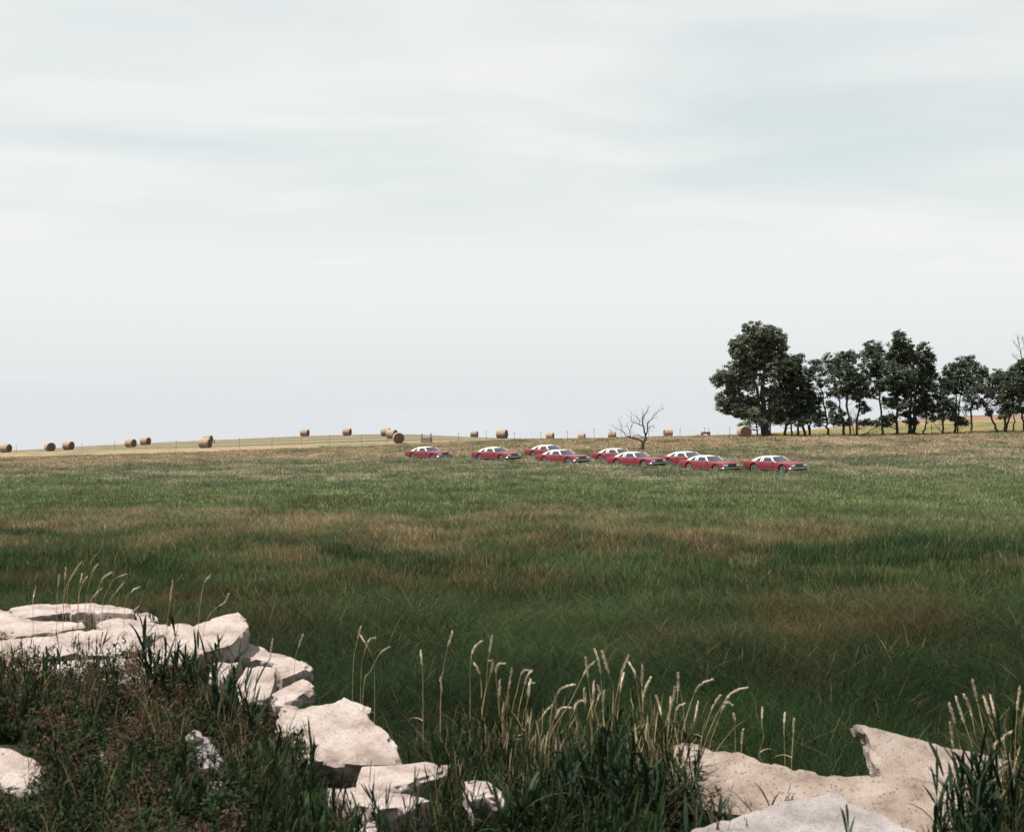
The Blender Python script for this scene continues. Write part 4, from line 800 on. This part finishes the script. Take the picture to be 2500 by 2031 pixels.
# ------------------------------------------------------------ the cars: big red two-door hardtops with cream vinyl roofs
M['wheel_cover'] = simple('wheel_cover', (.30, .31, .34), .40, .9, var=.15, scale=9)
def lerp(a, b, t): return a + (b - a) * t
def build_car():
    root = thing('car', 'car', 'car')
    ip = np.interp; RA, FA, ZC, AR = -1.5, 1.5, .335, .405
    xs = sorted(set([round(v, 4) for v in np.concatenate([np.linspace(-2.72, 2.40, 60)] + [[c + AR * math.cos(a) for a in np.linspace(0, math.pi, 22)] for c in (RA, FA)])]))
    def wid(x): return float(ip(x, [-2.72, -2.66, -2.3, -1, 1, 2.0, 2.34, 2.40], [.885, .925, .955, .975, .975, .955, .935, .90]))
    def top(x): return float(ip(x, [-2.72, -2.66, -2.5, -1.8, -1.2, .55, .8, 2.1, 2.32, 2.40], [.74, .855, .885, .925, .915, .90, .905, .855, .835, .775]))
    def bot(x):
        b = float(ip(x, [-2.72, -2.3, -1.95, 2.0, 2.25, 2.40], [.42, .31, .25, .25, .30, .38]))
        for c in (RA, FA):
            if abs(x - c) < AR: b = max(b, ZC + math.sqrt(max(0, AR * AR - (x - c) ** 2)) * .98)
        return b
    def half(x):
        w, t, b = wid(x), top(x), bot(x); m = max(.54, b + .04); m2 = max(.69, m + .02)
        cr = float(ip(x, [-2.72, -2.4, .6, 1.2, 2.4], [.0, .015, .0, .03, .02]))
        return [(w - .07, b), (w - .015, b + .05 if b < .45 else b + .012), (w, m), (w - .004, m2), (w - .03, lerp(m2, t, .75)), (w - .07, t), (w - .13, t - .006), (w * .55, t - .008 + cr), (0, t + cr)]
    V = []; nsec = len(xs)
    for x in xs:
        h = half(x); V += [(x, -y, z) for y, z in h] + [(x, y, z) for y, z in h[-2::-1]]
    m = 17; Fs = [(i * m + j, (i + 1) * m + j, (i + 1) * m + j + 1, i * m + j + 1) for i in range(nsec - 1) for j in range(m - 1)]
    Fs += [(i * m, i * m + m - 1, (i + 1) * m + m - 1, (i + 1) * m) for i in range(nsec - 1)] + [tuple(range(m)), tuple((nsec - 1) * m + j for j in range(m - 1, -1, -1))]
    body = MB().add(V, Fs).build('body', M['paint'], root, True, 28)
    MB().box(-2.4, 2.2, -.62, .62, .20, .62).build('underbody', M['black'], root)
    for sy in (-1, 1):      # doors, a shade proud of the side, with handles
        V = []; q = np.linspace(-.72, .66, 12)
        for x in q:
            for (y, z) in half(x)[1:5]: V.append((x, sy * (y + .007), z + (.02 if z < .4 else 0)))
        for x in q:
            for (y, z) in half(x)[1:5]: V.append((x, sy * (y - .02), z + (.02 if z < .4 else 0)))
        n = len(q) * 4; Fd = [(i * 4 + j, i * 4 + j + 1, (i + 1) * 4 + j + 1, (i + 1) * 4 + j) for i in range(11) for j in range(3)]
        Fd += [(i * 4, (i + 1) * 4, n + (i + 1) * 4, n + i * 4) for i in range(11)] + [(i * 4 + 3, n + i * 4 + 3, n + (i + 1) * 4 + 3, (i + 1) * 4 + 3) for i in range(11)] + [(j, n + j, n + j + 1, j + 1) for j in range(3)] + [(44 + j, 45 + j, n + 45 + j, n + 44 + j) for j in range(3)]
        dr = MB().add(V, Fd).build('door', M['paint'], root, True, 35)
        MB().box(-.64, -.42, sy * .965 - .02, sy * .965 + .02, .765, .80).build('door_handle', M['chrome'], dr)
        mb = MB(); P = [(x, sy * (wid(x) + .004), bot(x) + .04) for x in np.linspace(RA + AR + .02, FA - AR - .02, 9)]; mb.tube(P, .010, 6); mb.build('rocker_moulding', M['chrome'], root)
        mb = MB(); mb.tube([(.52, sy * .92, .91), (.54, sy * 1.0, .97)], .014, 5); mb.lathe([(-.07, .02), (-.06, .06), (0, .075), (.05, .07), (.055, .0)], 10, 'x', (.54, sy * 1.04, .985)); mb.build('wing_mirror', M['chrome'], root, True, 40)
        MB().tube([(x, sy * (.905 - .012), .917) for x in (-1.72, -.5, .62)], .012, 5).build('belt_trim', M['chrome'], root)
    # greenhouse
    yb, yt, zb, zt = .885, .675, .905, 1.275
    xf = lambda t: .62 - .44 * t
    xr = lambda t: -1.80 + .55 * t + .30 * t * t
    def Sd(x, t, s, o=0.): return (x, s * (lerp(yb, yt, t) + .03 * math.sin(math.pi * t) + o), lerp(zb, zt, t) + o * .4)
    def strip(mb, f0, f1, t0, t1, s, th=.012, n=6):
        V = []
        for i in range(n + 1):
            t = lerp(t0, t1, i / n); V += [Sd(f0(t), t, s, th), Sd(f1(t), t, s, th), Sd(f1(t), t, s, -.012), Sd(f0(t), t, s, -.012)]
        mb.add(V, [(4 * i + a, 4 * i + (a + 1) % 4, 4 * i + 4 + (a + 1) % 4, 4 * i + 4 + a) for i in range(n) for a in range(4)] + [(3, 2, 1, 0), (4 * n, 4 * n + 1, 4 * n + 2, 4 * n + 3)])
    roof = MB(); T0, T1 = .035, .90
    dw0 = lambda t: lerp(-.55, -.49, t); dw1 = lambda t: xf(t) - .07
    sl0 = lambda t: lerp(-.74, -.71, t); sl1 = lambda t: lerp(-.64, -.60, t)
    qw0 = lambda t: xr(t) + lerp(.46, .16, t); qw1 = lambda t: lerp(-.84, -.80, t)
    for s in (-1, 1):
        strip(roof, xr, xf, 0, T0, s); strip(roof, xr, xf, T1, 1.0, s)
        for a, b in ((xr, qw0), (qw1, sl0), (sl1, dw0), (dw1, xf)): strip(roof, a, b, T0 + .004, T1 - .004, s)
    nx, ny = 16, 12; V = []
    for i in range(nx + 1):
        for j in range(ny + 1):
            v = -1 + 2 * j / ny; x = lerp(xr(1) - .10 * (1 - v * v), xf(1) + .07 * (1 - v * v), i / nx); u = i / nx
            V.append((x, v * (yt + .012), zt + .012 + .040 * (1 - v ** 4) * (1 - .35 * (2 * u - 1) ** 2)))
    roof.add(V, [(i * (ny + 1) + j, (i + 1) * (ny + 1) + j, (i + 1) * (ny + 1) + j + 1, i * (ny + 1) + j + 1) for i in range(nx) for j in range(ny)])
    def rear(u, t):       # the sloping back of the roof
        v = u; return (xr(t) - (.13 - .03 * t) * (1 - v * v), v * (lerp(yb, yt, t) + .012), lerp(zb, zt + .036 * (1 - v ** 4), t))
    def patch(mb, fn, u0, u1, n=6, k=8, t0=0., t1=1.):
        V = [fn(lerp(u0, u1, j / n), lerp(t0, t1, i / k)) for i in range(k + 1) for j in range(n + 1)]
        mb.add(V, [(i * (n + 1) + j, i * (n + 1) + j + 1, (i + 1) * (n + 1) + j + 1, (i + 1) * (n + 1) + j) for i in range(k) for j in range(n)])
    patch(roof, rear, -1, -.72); patch(roof, rear, .72, 1); patch(roof, rear, -.72, .72, 8, 3, 0, .12); patch(roof, rear, -.72, .72, 8, 3, .86, 1)
    roof.build('vinyl_roof', M['vinyl'], root, True, 40)
    MB().box(-1.5, .3, -.6, .6, .60, .93).build('interior', M['black'], root)
    mb = MB(); patch(mb, lambda u, t: tuple(np.array(rear(u, t)) + np.array([.015, 0, -.01])), -.74, .74, 8, 6, .10, .88); mb.build('rear_window', M['glass'], root, True)
    def shield(u, t): return (xf(t) + lerp(.19, .065, t) * (1 - u * u), u * lerp(yb - .005, yt, t), lerp(zb, zt + .036 * (1 - u ** 4), t))
    mb = MB(); patch(mb, shield, -.97, .97, 12, 6, .0, .97); mb.build('windshield', M['glass'], root, True)
    for s in (-1, 1): MB().tube([tuple(np.array(shield(s * .985, t)) + np.array([.012, 0, .004])) for t in np.linspace(0, 1, 6)], .026, 6).build('windshield_pillar', M['vinyl'], root, True)
    MB().tube([tuple(np.array(shield(u, 0.0)) + np.array([.012, 0, .008])) for u in np.linspace(-.98, .98, 13)], .014, 5).build('windshield_trim', M['chrome'], root, True)
    for s in (-1, 1):
        for nm, a, b in (('door_window', dw0, dw1), ('opera_slit', sl0, sl1), ('quarter_window', qw0, qw1)):
            mb = MB(); V = []
            for i in range(7):
                t = lerp(T0 - .02, T1 + .02, i / 6); V += [Sd(a(t) - .015, t, s, 0.), Sd(b(t) + .015, t, s, 0.)]
            mb.add(V, [(2 * i, 2 * i + 1, 2 * i + 3, 2 * i + 2) for i in range(6)]); mb.build(nm, M['glass'], root, True)
    # nose
    gr = MB().box(2.385, 2.415, -.40, .40, .50, .785).build('grille', M['grille'], root)
    mb = MB(); [mb.box(2.41, 2.424, y - .006, y + .006, .51, .775) for y in np.linspace(-.37, .37, 15)]; mb.build('grille_bars', M['chrome'], gr)['kind'] = 'stuff'
    MB().box(2.39, 2.43, -.43, .43, .785, .815).box(2.39, 2.43, -.43, .43, .475, .50).box(2.39, 2.43, -.43, -.40, .50, .785).box(2.39, 2.43, .40, .43, .50, .785).build('grille_surround', M['chrome'], gr)
    MB().box(2.38, 2.44, -.025, .025, .815, .86).build('hood_ornament', M['chrome'], root)
    for s in (-1, 1):
        bz = MB().box(2.36, 2.412, *sorted((s * .47, s * .86)), .545, .735).build('headlight_bezel', M['chrome'], root)
        for yy in (.565, .76):
            MB().lathe([(2.405, .088), (2.425, .086), (2.435, .078), (2.442, .05), (2.446, .0)], 14, 'x', (0, s * yy, .64)).build('headlight', M['lens'], root, True)
        MB().box(2.30, 2.395, *sorted((s * .875, s * .915)), .56, .72).build('turn_signal', M['lens'], root)
        MB().box(-2.735, -2.70, *sorted((s * .40, s * .86)), .55, .72).build('tail_light', M['red_lens'], root)
    def bumper(nm, sg, x0):
        P = [(-1.0, -.34), (-1.005, -.12), (-.97, -.02), (-.88, .045), (-.5, .075), (0, .085), (.5, .075), (.88, .045), (.97, -.02), (1.005, -.12), (1.0, -.34)]
        prof = [(-.035, .35), (.01, .355), (.045, .395), (.045, .455), (.02, .475), (-.035, .48)]; V = []
        for (y, dx) in P:
            e = abs(y) > .95; 
            for (o_, z) in prof:
                V.append((sg * (x0 + dx + (o_ if not e else o_ * .35)), y + (math.copysign(o_ * .6, y) if e else 0), z))
        k = len(prof); b_ = MB().add(V, [(i * k + j, i * k + (j + 1) % k, (i + 1) * k + (j + 1) % k, (i + 1) * k + j) for i in range(len(P) - 1) for j in range(k)] + [tuple(range(k)), tuple(len(V) - k + j for j in range(k))]).build(nm, M['chrome'], root, True, 30)
        MB().tube([(sg * (x0 + .05 + dx), y, .42) for y, dx in P[2:-2]], .014, 5).build('rub_strip', M['rubber'], b_)
        return b_
    bumper('front_bumper', 1, 2.44); bumper('rear_bumper', -1, 2.74)
    MB().box(2.25, 2.42, -.82, .82, .22, .40).build('front_valance', M['black'], root)
    # wheels
    tyre = MB().lathe([(-.10, .18), (-.105, .27), (-.095, .315), (-.06, .335), (.06, .335), (.095, .315), (.105, .27), (.10, .18)], 28).mesh('tyre', M['rubber'], True, 40)
    wall = MB().lathe([(.107, .247), (.110, .255), (.107, .263)], 28).mesh('white_wall', M['white_wall'], True)
    rim = MB().lathe([(.080, .170), (.098, .165), (.066, .14), (.076, .10), (.090, .06), (.108, .04), (.112, .0)], 24).add(*_spokes()).mesh('rim', M['wheel_cover'], True, 35)
    for x in (RA, FA):
        for s in (-1, 1):
            w = bpy.data.objects.new('wheel', tyre); COL.objects.link(w); w.parent = root; w.location = (x, s * .80, ZC); w.rotation_euler = (0, 0, 0 if s > 0 else math.pi)
            obj('rim', rim, w); obj('white_wall', wall, w)
    return root
def _spokes():
    V = []; Fs = []
    for k in range(10):
        a = k * math.pi / 5; c, s_ = math.cos(a), math.sin(a); b = len(V)
        for r, w in ((.07, .008), (.158, .012)):
            for sg in (-1, 1): V.append((r * c - sg * w * s_, .112 if r < .09 else .098, r * s_ + sg * w * c))
        for r, w in ((.07, .008), (.158, .012)):
            for sg in (-1, 1): V.append((r * c - sg * w * s_, .08, r * s_ + sg * w * c))
        Fs += [(b, b + 1, b + 3, b + 2), (b, b + 2, b + 6, b + 4), (b + 1, b + 5, b + 7, b + 3)]
    return V, Fs
LABELS = ['red car with cream roof farthest left, apart from the others', 'red car with cream roof, second from the left, standing alone',
          'red car with cream roof, rear of the left overlapping pair', 'red car with cream roof, front of the left overlapping pair',
          'red car with cream roof nearest the dead tree, rear of the middle pair', 'red car with cream roof, front of the middle overlapping pair',
          'red car with cream roof, rear of the right overlapping pair', 'red car with cream roof, front of the right overlapping pair',
          'red car with cream roof farthest right, nothing in front of it']
car0 = build_car()
for i, ((x_, y_, al), lab) in enumerate(zip(CARPOS, LABELS)):
    c = car0 if i == 0 else copy_tree(car0)
    yaw = -(al + math.degrees(math.atan2(x_, y_)))
    # the near side (right wheels) is what was measured: step inwards half a track
    h = Vector((math.cos(R(yaw)), math.sin(R(yaw)), 0)); inw = Vector((-h.y, h.x, 0))
    p = Vector((x_, y_, 0)) + inw * .845
    hw = [(p + h * a * 1.5 + inw * b * .845) for a in (-1, 1) for b in (-1, 1)]; zz = [gzf(q.x, q.y) for q in hw]
    p.z = sum(zz) / 4 - .06; pitch = math.atan2((zz[2] + zz[3] - zz[0] - zz[1]) / 2, 3.0); roll = math.atan2((zz[1] + zz[3] - zz[0] - zz[2]) / 2, 1.69)
    c.location = p; c.rotation_euler = (roll, -pitch, R(yaw)); c.scale = (1.035, 1, .97)
    tag(c, lab, 'car', 'red cars parked on the hillside')
# ------------------------------------------------------------ tall dry grass stalks with seed heads
def stalk(pts, d, label, group, head=.15, seed=0, fat=1.):
    """pts: photo pixels from tip to the lowest point seen, then down to the ground"""
    g = random.Random(seed); P = [at(px, py, d + g.uniform(-.05, .05)) for px, py in pts]
    lo = P[-1]; gx, gy = lo.x + (lo.x - P[-2].x) * .3, lo.y; P.append(Vector((gx, gy, min(gzf(gx, gy) - .03, lo.z - .05))))
    P = P[::-1]; base = P[0].copy(); P = [p - base for p in P]
    # smooth curve
    C = []; Q = [P[0] * 2 - P[1]] + P + [P[-1] * 2 - P[-2]]
    for i in range(1, len(Q) - 2):
        for s in np.linspace(0, 1, 7)[:-1]:
            a, b, c, e = Q[i - 1], Q[i], Q[i + 1], Q[i + 2]
            C.append(.5 * ((2 * b) + (c - a) * s + (2 * a - 5 * b + 4 * c - e) * s * s + (3 * b - a - 3 * c + e) * s ** 3))
    C.append(P[-1]); L = [0]
    for i in range(1, len(C)): L.append(L[-1] + (C[i] - C[i - 1]).length)
    tot = L[-1]; hd = min(head * g.uniform(.85, 1.2), tot * .5)
    mb = MB(); mb.tube(C, [.0030 - .0016 * l / tot for l in L], 5)
    o = mb.build('grass_stalk', M['stem'], None, True); o.location = base
    tag(o, label, 'grass stalk', group)
    def along(l):
        for i in range(1, len(C)):
            if L[i] >= l: t = (l - L[i - 1]) / max(L[i] - L[i - 1], 1e-6); return C[i - 1].lerp(C[i], t), (C[i] - C[i - 1]).normalized()
        return C[-1], (C[-1] - C[-2]).normalized()
    hb = MB(); n = int(95 * hd / .13)
    for k in range(n):
        s = k / n; p, t = along(tot - hd * (1 - s)); q = g.random() * 6.283; a = t.orthogonal().normalized(); a = Matrix.Rotation(q, 3, t) @ a
        w = .0085 * fat * (math.sin(math.pi * min(.10 + s * .86, 1)) ** .7); l = g.uniform(.007, .019); dv_ = (t * 1.0 + a * .55).normalized()
        e = p + a * w * g.uniform(.1, .6); sd = dv_.cross(a).normalized() * .0026; up_ = dv_.cross(sd).normalized() * .0022
        tip = e + dv_ * l; m_ = e + dv_ * l * .45
        hb.add([e, m_ + sd, m_ + up_, m_ - sd, tip], [(0, 1, 2), (0, 2, 3), (0, 3, 1), (4, 2, 1), (4, 3, 2), (4, 1, 3)])
    h_ = hb.build('seed_head', M['seed'], o)
    if g.random() < .5:       # a dry leaf hanging off the stem
        p, t = along(tot * g.uniform(.25, .5)); q = g.random() * 6.283; dv_ = Vector((math.cos(q), math.sin(q) * .5, .6)).normalized(); sd = dv_.orthogonal().normalized() * .003; V = []
        for i in range(5): s = i / 4; w = p + dv_ * .16 * s + Vector((0, 0, -.10 * s * s)); V += [w - sd * (1 - s * .9), w + sd * (1 - s * .9)]
        MB().add(V, [(2 * i, 2 * i + 1, 2 * i + 3, 2 * i + 2) for i in range(4)]).build('dry_leaf', M['stem'], o)
def cv(x0, y0, sc, L): return [[(x0 + x / sc, y0 + y / sc) for x, y in P] for P in L]
GRP = [
 ('tan grass stalk with a nodding seed head, in the cluster behind the farthest slabs', 'grass stalks behind the farthest slabs', 12.3, .13, cv(0, 1360, 2.5875, [
   [(415,70),(408,180),(400,290)],[(372,112),(368,200),(360,300)],[(517,28),(450,120),(405,260)],[(488,68),(440,150),(420,290)],[(622,42),(592,78),(560,180),(540,290)],[(518,106),(500,200),(492,300)],[(550,122),(515,180),(495,300)],[(705,95),(650,140),(600,240),(575,300)],[(690,98),(640,150),(600,290)],[(797,105),(720,140),(680,210),(650,300)],[(782,158),(735,220),(690,300)],[(878,188),(830,220),(790,300)],[(640,195),(600,240),(565,300)],[(225,190),(214,240),(208,310)],[(880,308),(850,335),(830,380)]])),
 ('lone straight tan grass stalk rising left of the ridge slab', None, 11.4, .20, cv(0, 1360, 2.5875, [[(1092,148),(1075,270),(1055,430)]])),
 ('tall grass stalk with a plump pale head above the ridge slab', None, 11.3, .11, cv(0, 1360, 2.5875, [[(1325,115),(1290,165),(1265,290),(1255,440)]])),
 ('bent grass stalk with a ragged head leaning right over the ridge slab', None, 11.3, .15, cv(0, 1360, 2.5875, [[(1442,232),(1418,285),(1350,335),(1290,450)]])),
 ('short tan grass stalk standing by the flat slab right of the ridge', 'grass stalks by the flat slab', 10.8, .12, cv(0, 1360, 2.5875, [[(1912,490),(1885,570),(1862,680)],[(1722,515),(1712,590),(1700,690)]])),
 ('tan grass stalk with a nodding head above the big leaning slab', 'grass stalks above the leaning slab', 10.3, .12, cv(600, 1500, 3.053, [[(857,92),(828,210),(800,400)],[(855,155),(900,230),(950,340),(960,470)],[(1068,242),(1000,290),(930,420),(880,520)],[(965,170),(920,190),(880,300),(860,430)]])),
 ('thin reddish grass stalk between the leaning slab and the pale stalks', 'reddish stalks right of the leaning slab', 9.7, .13, cv(600, 1500, 3.053, [[(1540,130),(1500,260),(1470,420),(1455,560)],[(1450,470),(1460,580),(1450,700)],[(1305,270),(1310,350),(1320,480)]])),
 ('pale grass stalk in the left part of the tall cluster right of centre', 'pale stalks left of the tall cluster', 9.0, .12, cv(1100, 1500, 2.671, [[(203,172),(150,225),(130,330),(128,540)],[(272,138),(245,290),(235,430),(208,660)],[(153,315),(180,360),(198,430),(205,660)],[(255,298),(275,310),(262,380),(225,520),(205,680)],[(355,318),(310,325),(296,390),(312,560),(320,700)],[(320,432),(320,520),(318,700)],[(398,355),(385,450),(345,690)],[(518,362),(470,370),(440,470),(395,680)],[(530,370),(500,400),(470,510),(440,680)],[(522,425),(505,500),(490,690)],[(548,445),(518,455),(505,560),(470,700)],[(660,590),(615,640),(560,760)]])),
 ('pale grass stalk in the tall cluster right of centre', 'pale stalks of the tall cluster', 8.6, .15, cv(1100, 1500, 2.671, [[(880,278),(893,380),(910,520),(930,780)],[(937,308),(880,370),(770,590),(650,800)],[(940,225),(970,330),(985,470),(1000,780)],[(988,238),(1030,380),(1060,490),(1052,740)],[(1160,268),(1115,380),(1085,520),(1045,740)],[(1130,380),(1110,470),(1095,600),(1085,760)],[(1163,312),(1200,380),(1222,500),(1255,800)],[(1250,330),(1248,450),(1255,600),(1268,810)],[(1305,408),(1265,500),(1250,620),(1230,820)],[(1483,380),(1485,470),(1470,620),(1425,870)],[(1462,475),(1445,580),(1400,780),(1355,980)],[(1340,528),(1358,580),(1375,660),(1390,760)],[(1525,580),(1480,610),(1460,720),(1470,800)],[(960,460),(970,520),(940,620),(920,760)],[(935,435),(930,540),(925,760)],[(805,458),(750,470),(700,510),(650,700)],[(780,608),(720,610),(690,660),(650,780)],[(880,560),(830,570),(800,640),(770,760)],[(1000,500),(995,620),(1010,800)],[(870,480),(880,620),(900,800)],[(1435,540),(1430,620),(1390,800)]])),
 ('long grass stalk bowing right with a curved head, right of the tall cluster', 'bowing stalks right of the tall cluster', 8.6, .17, cv(1100, 1500, 2.671, [[(1708,422),(1630,455),(1580,540),(1530,700),(1505,840)],[(1757,528),(1715,590),(1680,680),(1630,850)],[(1938,475),(1850,500),(1770,590),(1655,850)],[(1835,590),(1800,568),(1775,610),(1720,760),(1690,860)],[(1615,570),(1590,700),(1560,840)]])),
 ('short pale grass stalk standing behind the long pebbly slab', 'short stalks behind the long slab', 8.9, .10, cv(1100, 1500, 2.671, [[(1845,648),(1855,720),(1857,910)],[(1907,750),(1900,820),(1895,920)],[(2035,605),(2030,720),(2040,800),(2010,930)],[(2180,640),(2175,760),(2180,930)],[(2240,680),(2235,780),(2225,940)]])),
 ('tan grass stalk with a slim head, in the tuft at the right edge', 'grass stalks at the right edge', 8.0, .16, cv(1600, 1550, 2.374, [[(1838,262),(1870,400),(1905,560),(1950,760)],[(1743,358),(1780,480),(1830,620),(1860,760)],[(1788,345),(1825,430),(1855,580),(1900,760)],[(1902,352),(1930,450),(1980,620),(2010,760)],[(1703,398),(1735,500),(1765,640),(1790,780)],[(1942,350),(1970,480),(2000,640),(2030,780)],[(2112,300),(2095,450),(2085,700)],[(1708,508),(1720,580),(1728,720)],[(2010,600),(1970,640),(1990,760)],[(2060,560),(2020,600),(2040,760)]])),
]
WHO = {'grass stalks behind the farthest slabs': 'tan stalk', 'grass stalks by the flat slab': 'short tan stalk', 'grass stalks above the leaning slab': 'tan stalk', 'reddish stalks right of the leaning slab': 'thin stalk', 'pale stalks left of the tall cluster': 'pale stalk', 'pale stalks of the tall cluster': 'pale stalk', 'bowing stalks right of the tall cluster': 'long stalk', 'short stalks behind the long slab': 'short stalk', 'grass stalks at the right edge': 'tan stalk'}
sd_ = 1
ORD = ['first', 'second', 'third', 'fourth', 'fifth', 'sixth', 'seventh', 'eighth', 'ninth', 'tenth', 'eleventh', 'twelfth', 'thirteenth', 'fourteenth', 'fifteenth', 'sixteenth', 'seventeenth', 'eighteenth', 'nineteenth', 'twentieth', 'last']
def manner(P):       # how the stalk holds itself
    t = P[0][0] - P[1][0]; a = P[0][0] - P[-1][0]; h = P[-1][1] - P[0][1]
    if abs(P[0][1] - P[1][1]) < abs(t) * .9: return 'head bowed ' + ('right' if t > 0 else 'left')
    return 'upright' if abs(a) < .12 * h else 'leaning ' + ('right' if a > 0 else 'left')
for lab, grp, d, hd, L in GRP:
    for j, P in enumerate(sorted(L, key=lambda P: P[0][0])):
        if len(L) > 1: lab = '%s %s, %s from left among %s' % (WHO[grp], manner(P), ORD[j] if j < len(L) - 1 else 'last', grp)
        sd_ += 1; stalk(P, d + random.uniform(-.25, .25), lab, grp, hd * random.uniform(.8, 1.1), sd_, random.uniform(.65, 1.15))
# ------------------------------------------------------------ single reed clumps that stand out from the tangle
def clump(label, px, py, d, h, n, seed, tint, lean=.16, leaf=(.26, .018)):
    p = at(px, py, d); p.z = gzf(p.x, p.y)
    V, Q = reed(n, h, seed, leaf, 8, lean)
    o = obj('reed_clump', mesh_np('reed_clump', V * np.array([1.25, 1.25, 1]), Q, leafy('reed_leaf_%d' % seed, tint, .22, .75, .45, .12)), loc=p)
    return tag(o, label, 'reeds', 'reed clumps on the bank')
DK_, GR_, BR_ = (.015, .029, .013), (.026, .046, .018), (.065, .052, .028)
clump('dark reed clump standing against the big tilted ridge slab', 400, 1700, 9.9, .55, 9, 901, DK_)
clump('slim reeds in front of the right end of the ridge slab', 500, 1720, 9.8, .42, 7, 902, GR_)
clump('reeds crossing the lower left corner of the big leaning slab', 690, 1920, 8.2, .34, 7, 903, GR_)
clump('leafy reeds left of the pale block by the ridge slab', 585, 1800, 9.0, .50, 9, 904, DK_)
clump('tall dark reed clump below the pale stalks, right of centre', 1450, 2010, 7.5, .62, 16, 905, DK_)
clump('dark reed clump directly left of the long pebbly slab', 1555, 2040, 7.4, .50, 10, 906, DK_)
clump('broad dark leaves crossing the left part of the long pebbly slab', 1755, 2090, 6.9, .36, 6, 907, DK_, .3, (.24, .016))
clump('brownish reed clump at the foot of the long pebbly slab', 1800, 2110, 6.7, .30, 10, 908, BR_, .3, (.18, .010))
clump('big dark reed clump at the right edge in front of the tall slab', 2430, 2030, 7.2, .62, 20, 909, DK_)
clump('reed clump left of the big one at the right edge', 2340, 2060, 7.0, .42, 9, 910, DK_, .35)
clump('reeds in front of the low pale slab at the bottom, centre left', 840, 2130, 6.8, .30, 8, 911, GR_)
clump('bright leafy reeds right of the small pale stone', 1250, 2020, 7.3, .48, 12, 912, GR_)
clump('thin reeds in front of the grey pointed slab', 2060, 2200, 6.2, .45, 3, 913, GR_, .15, (.2, .012))
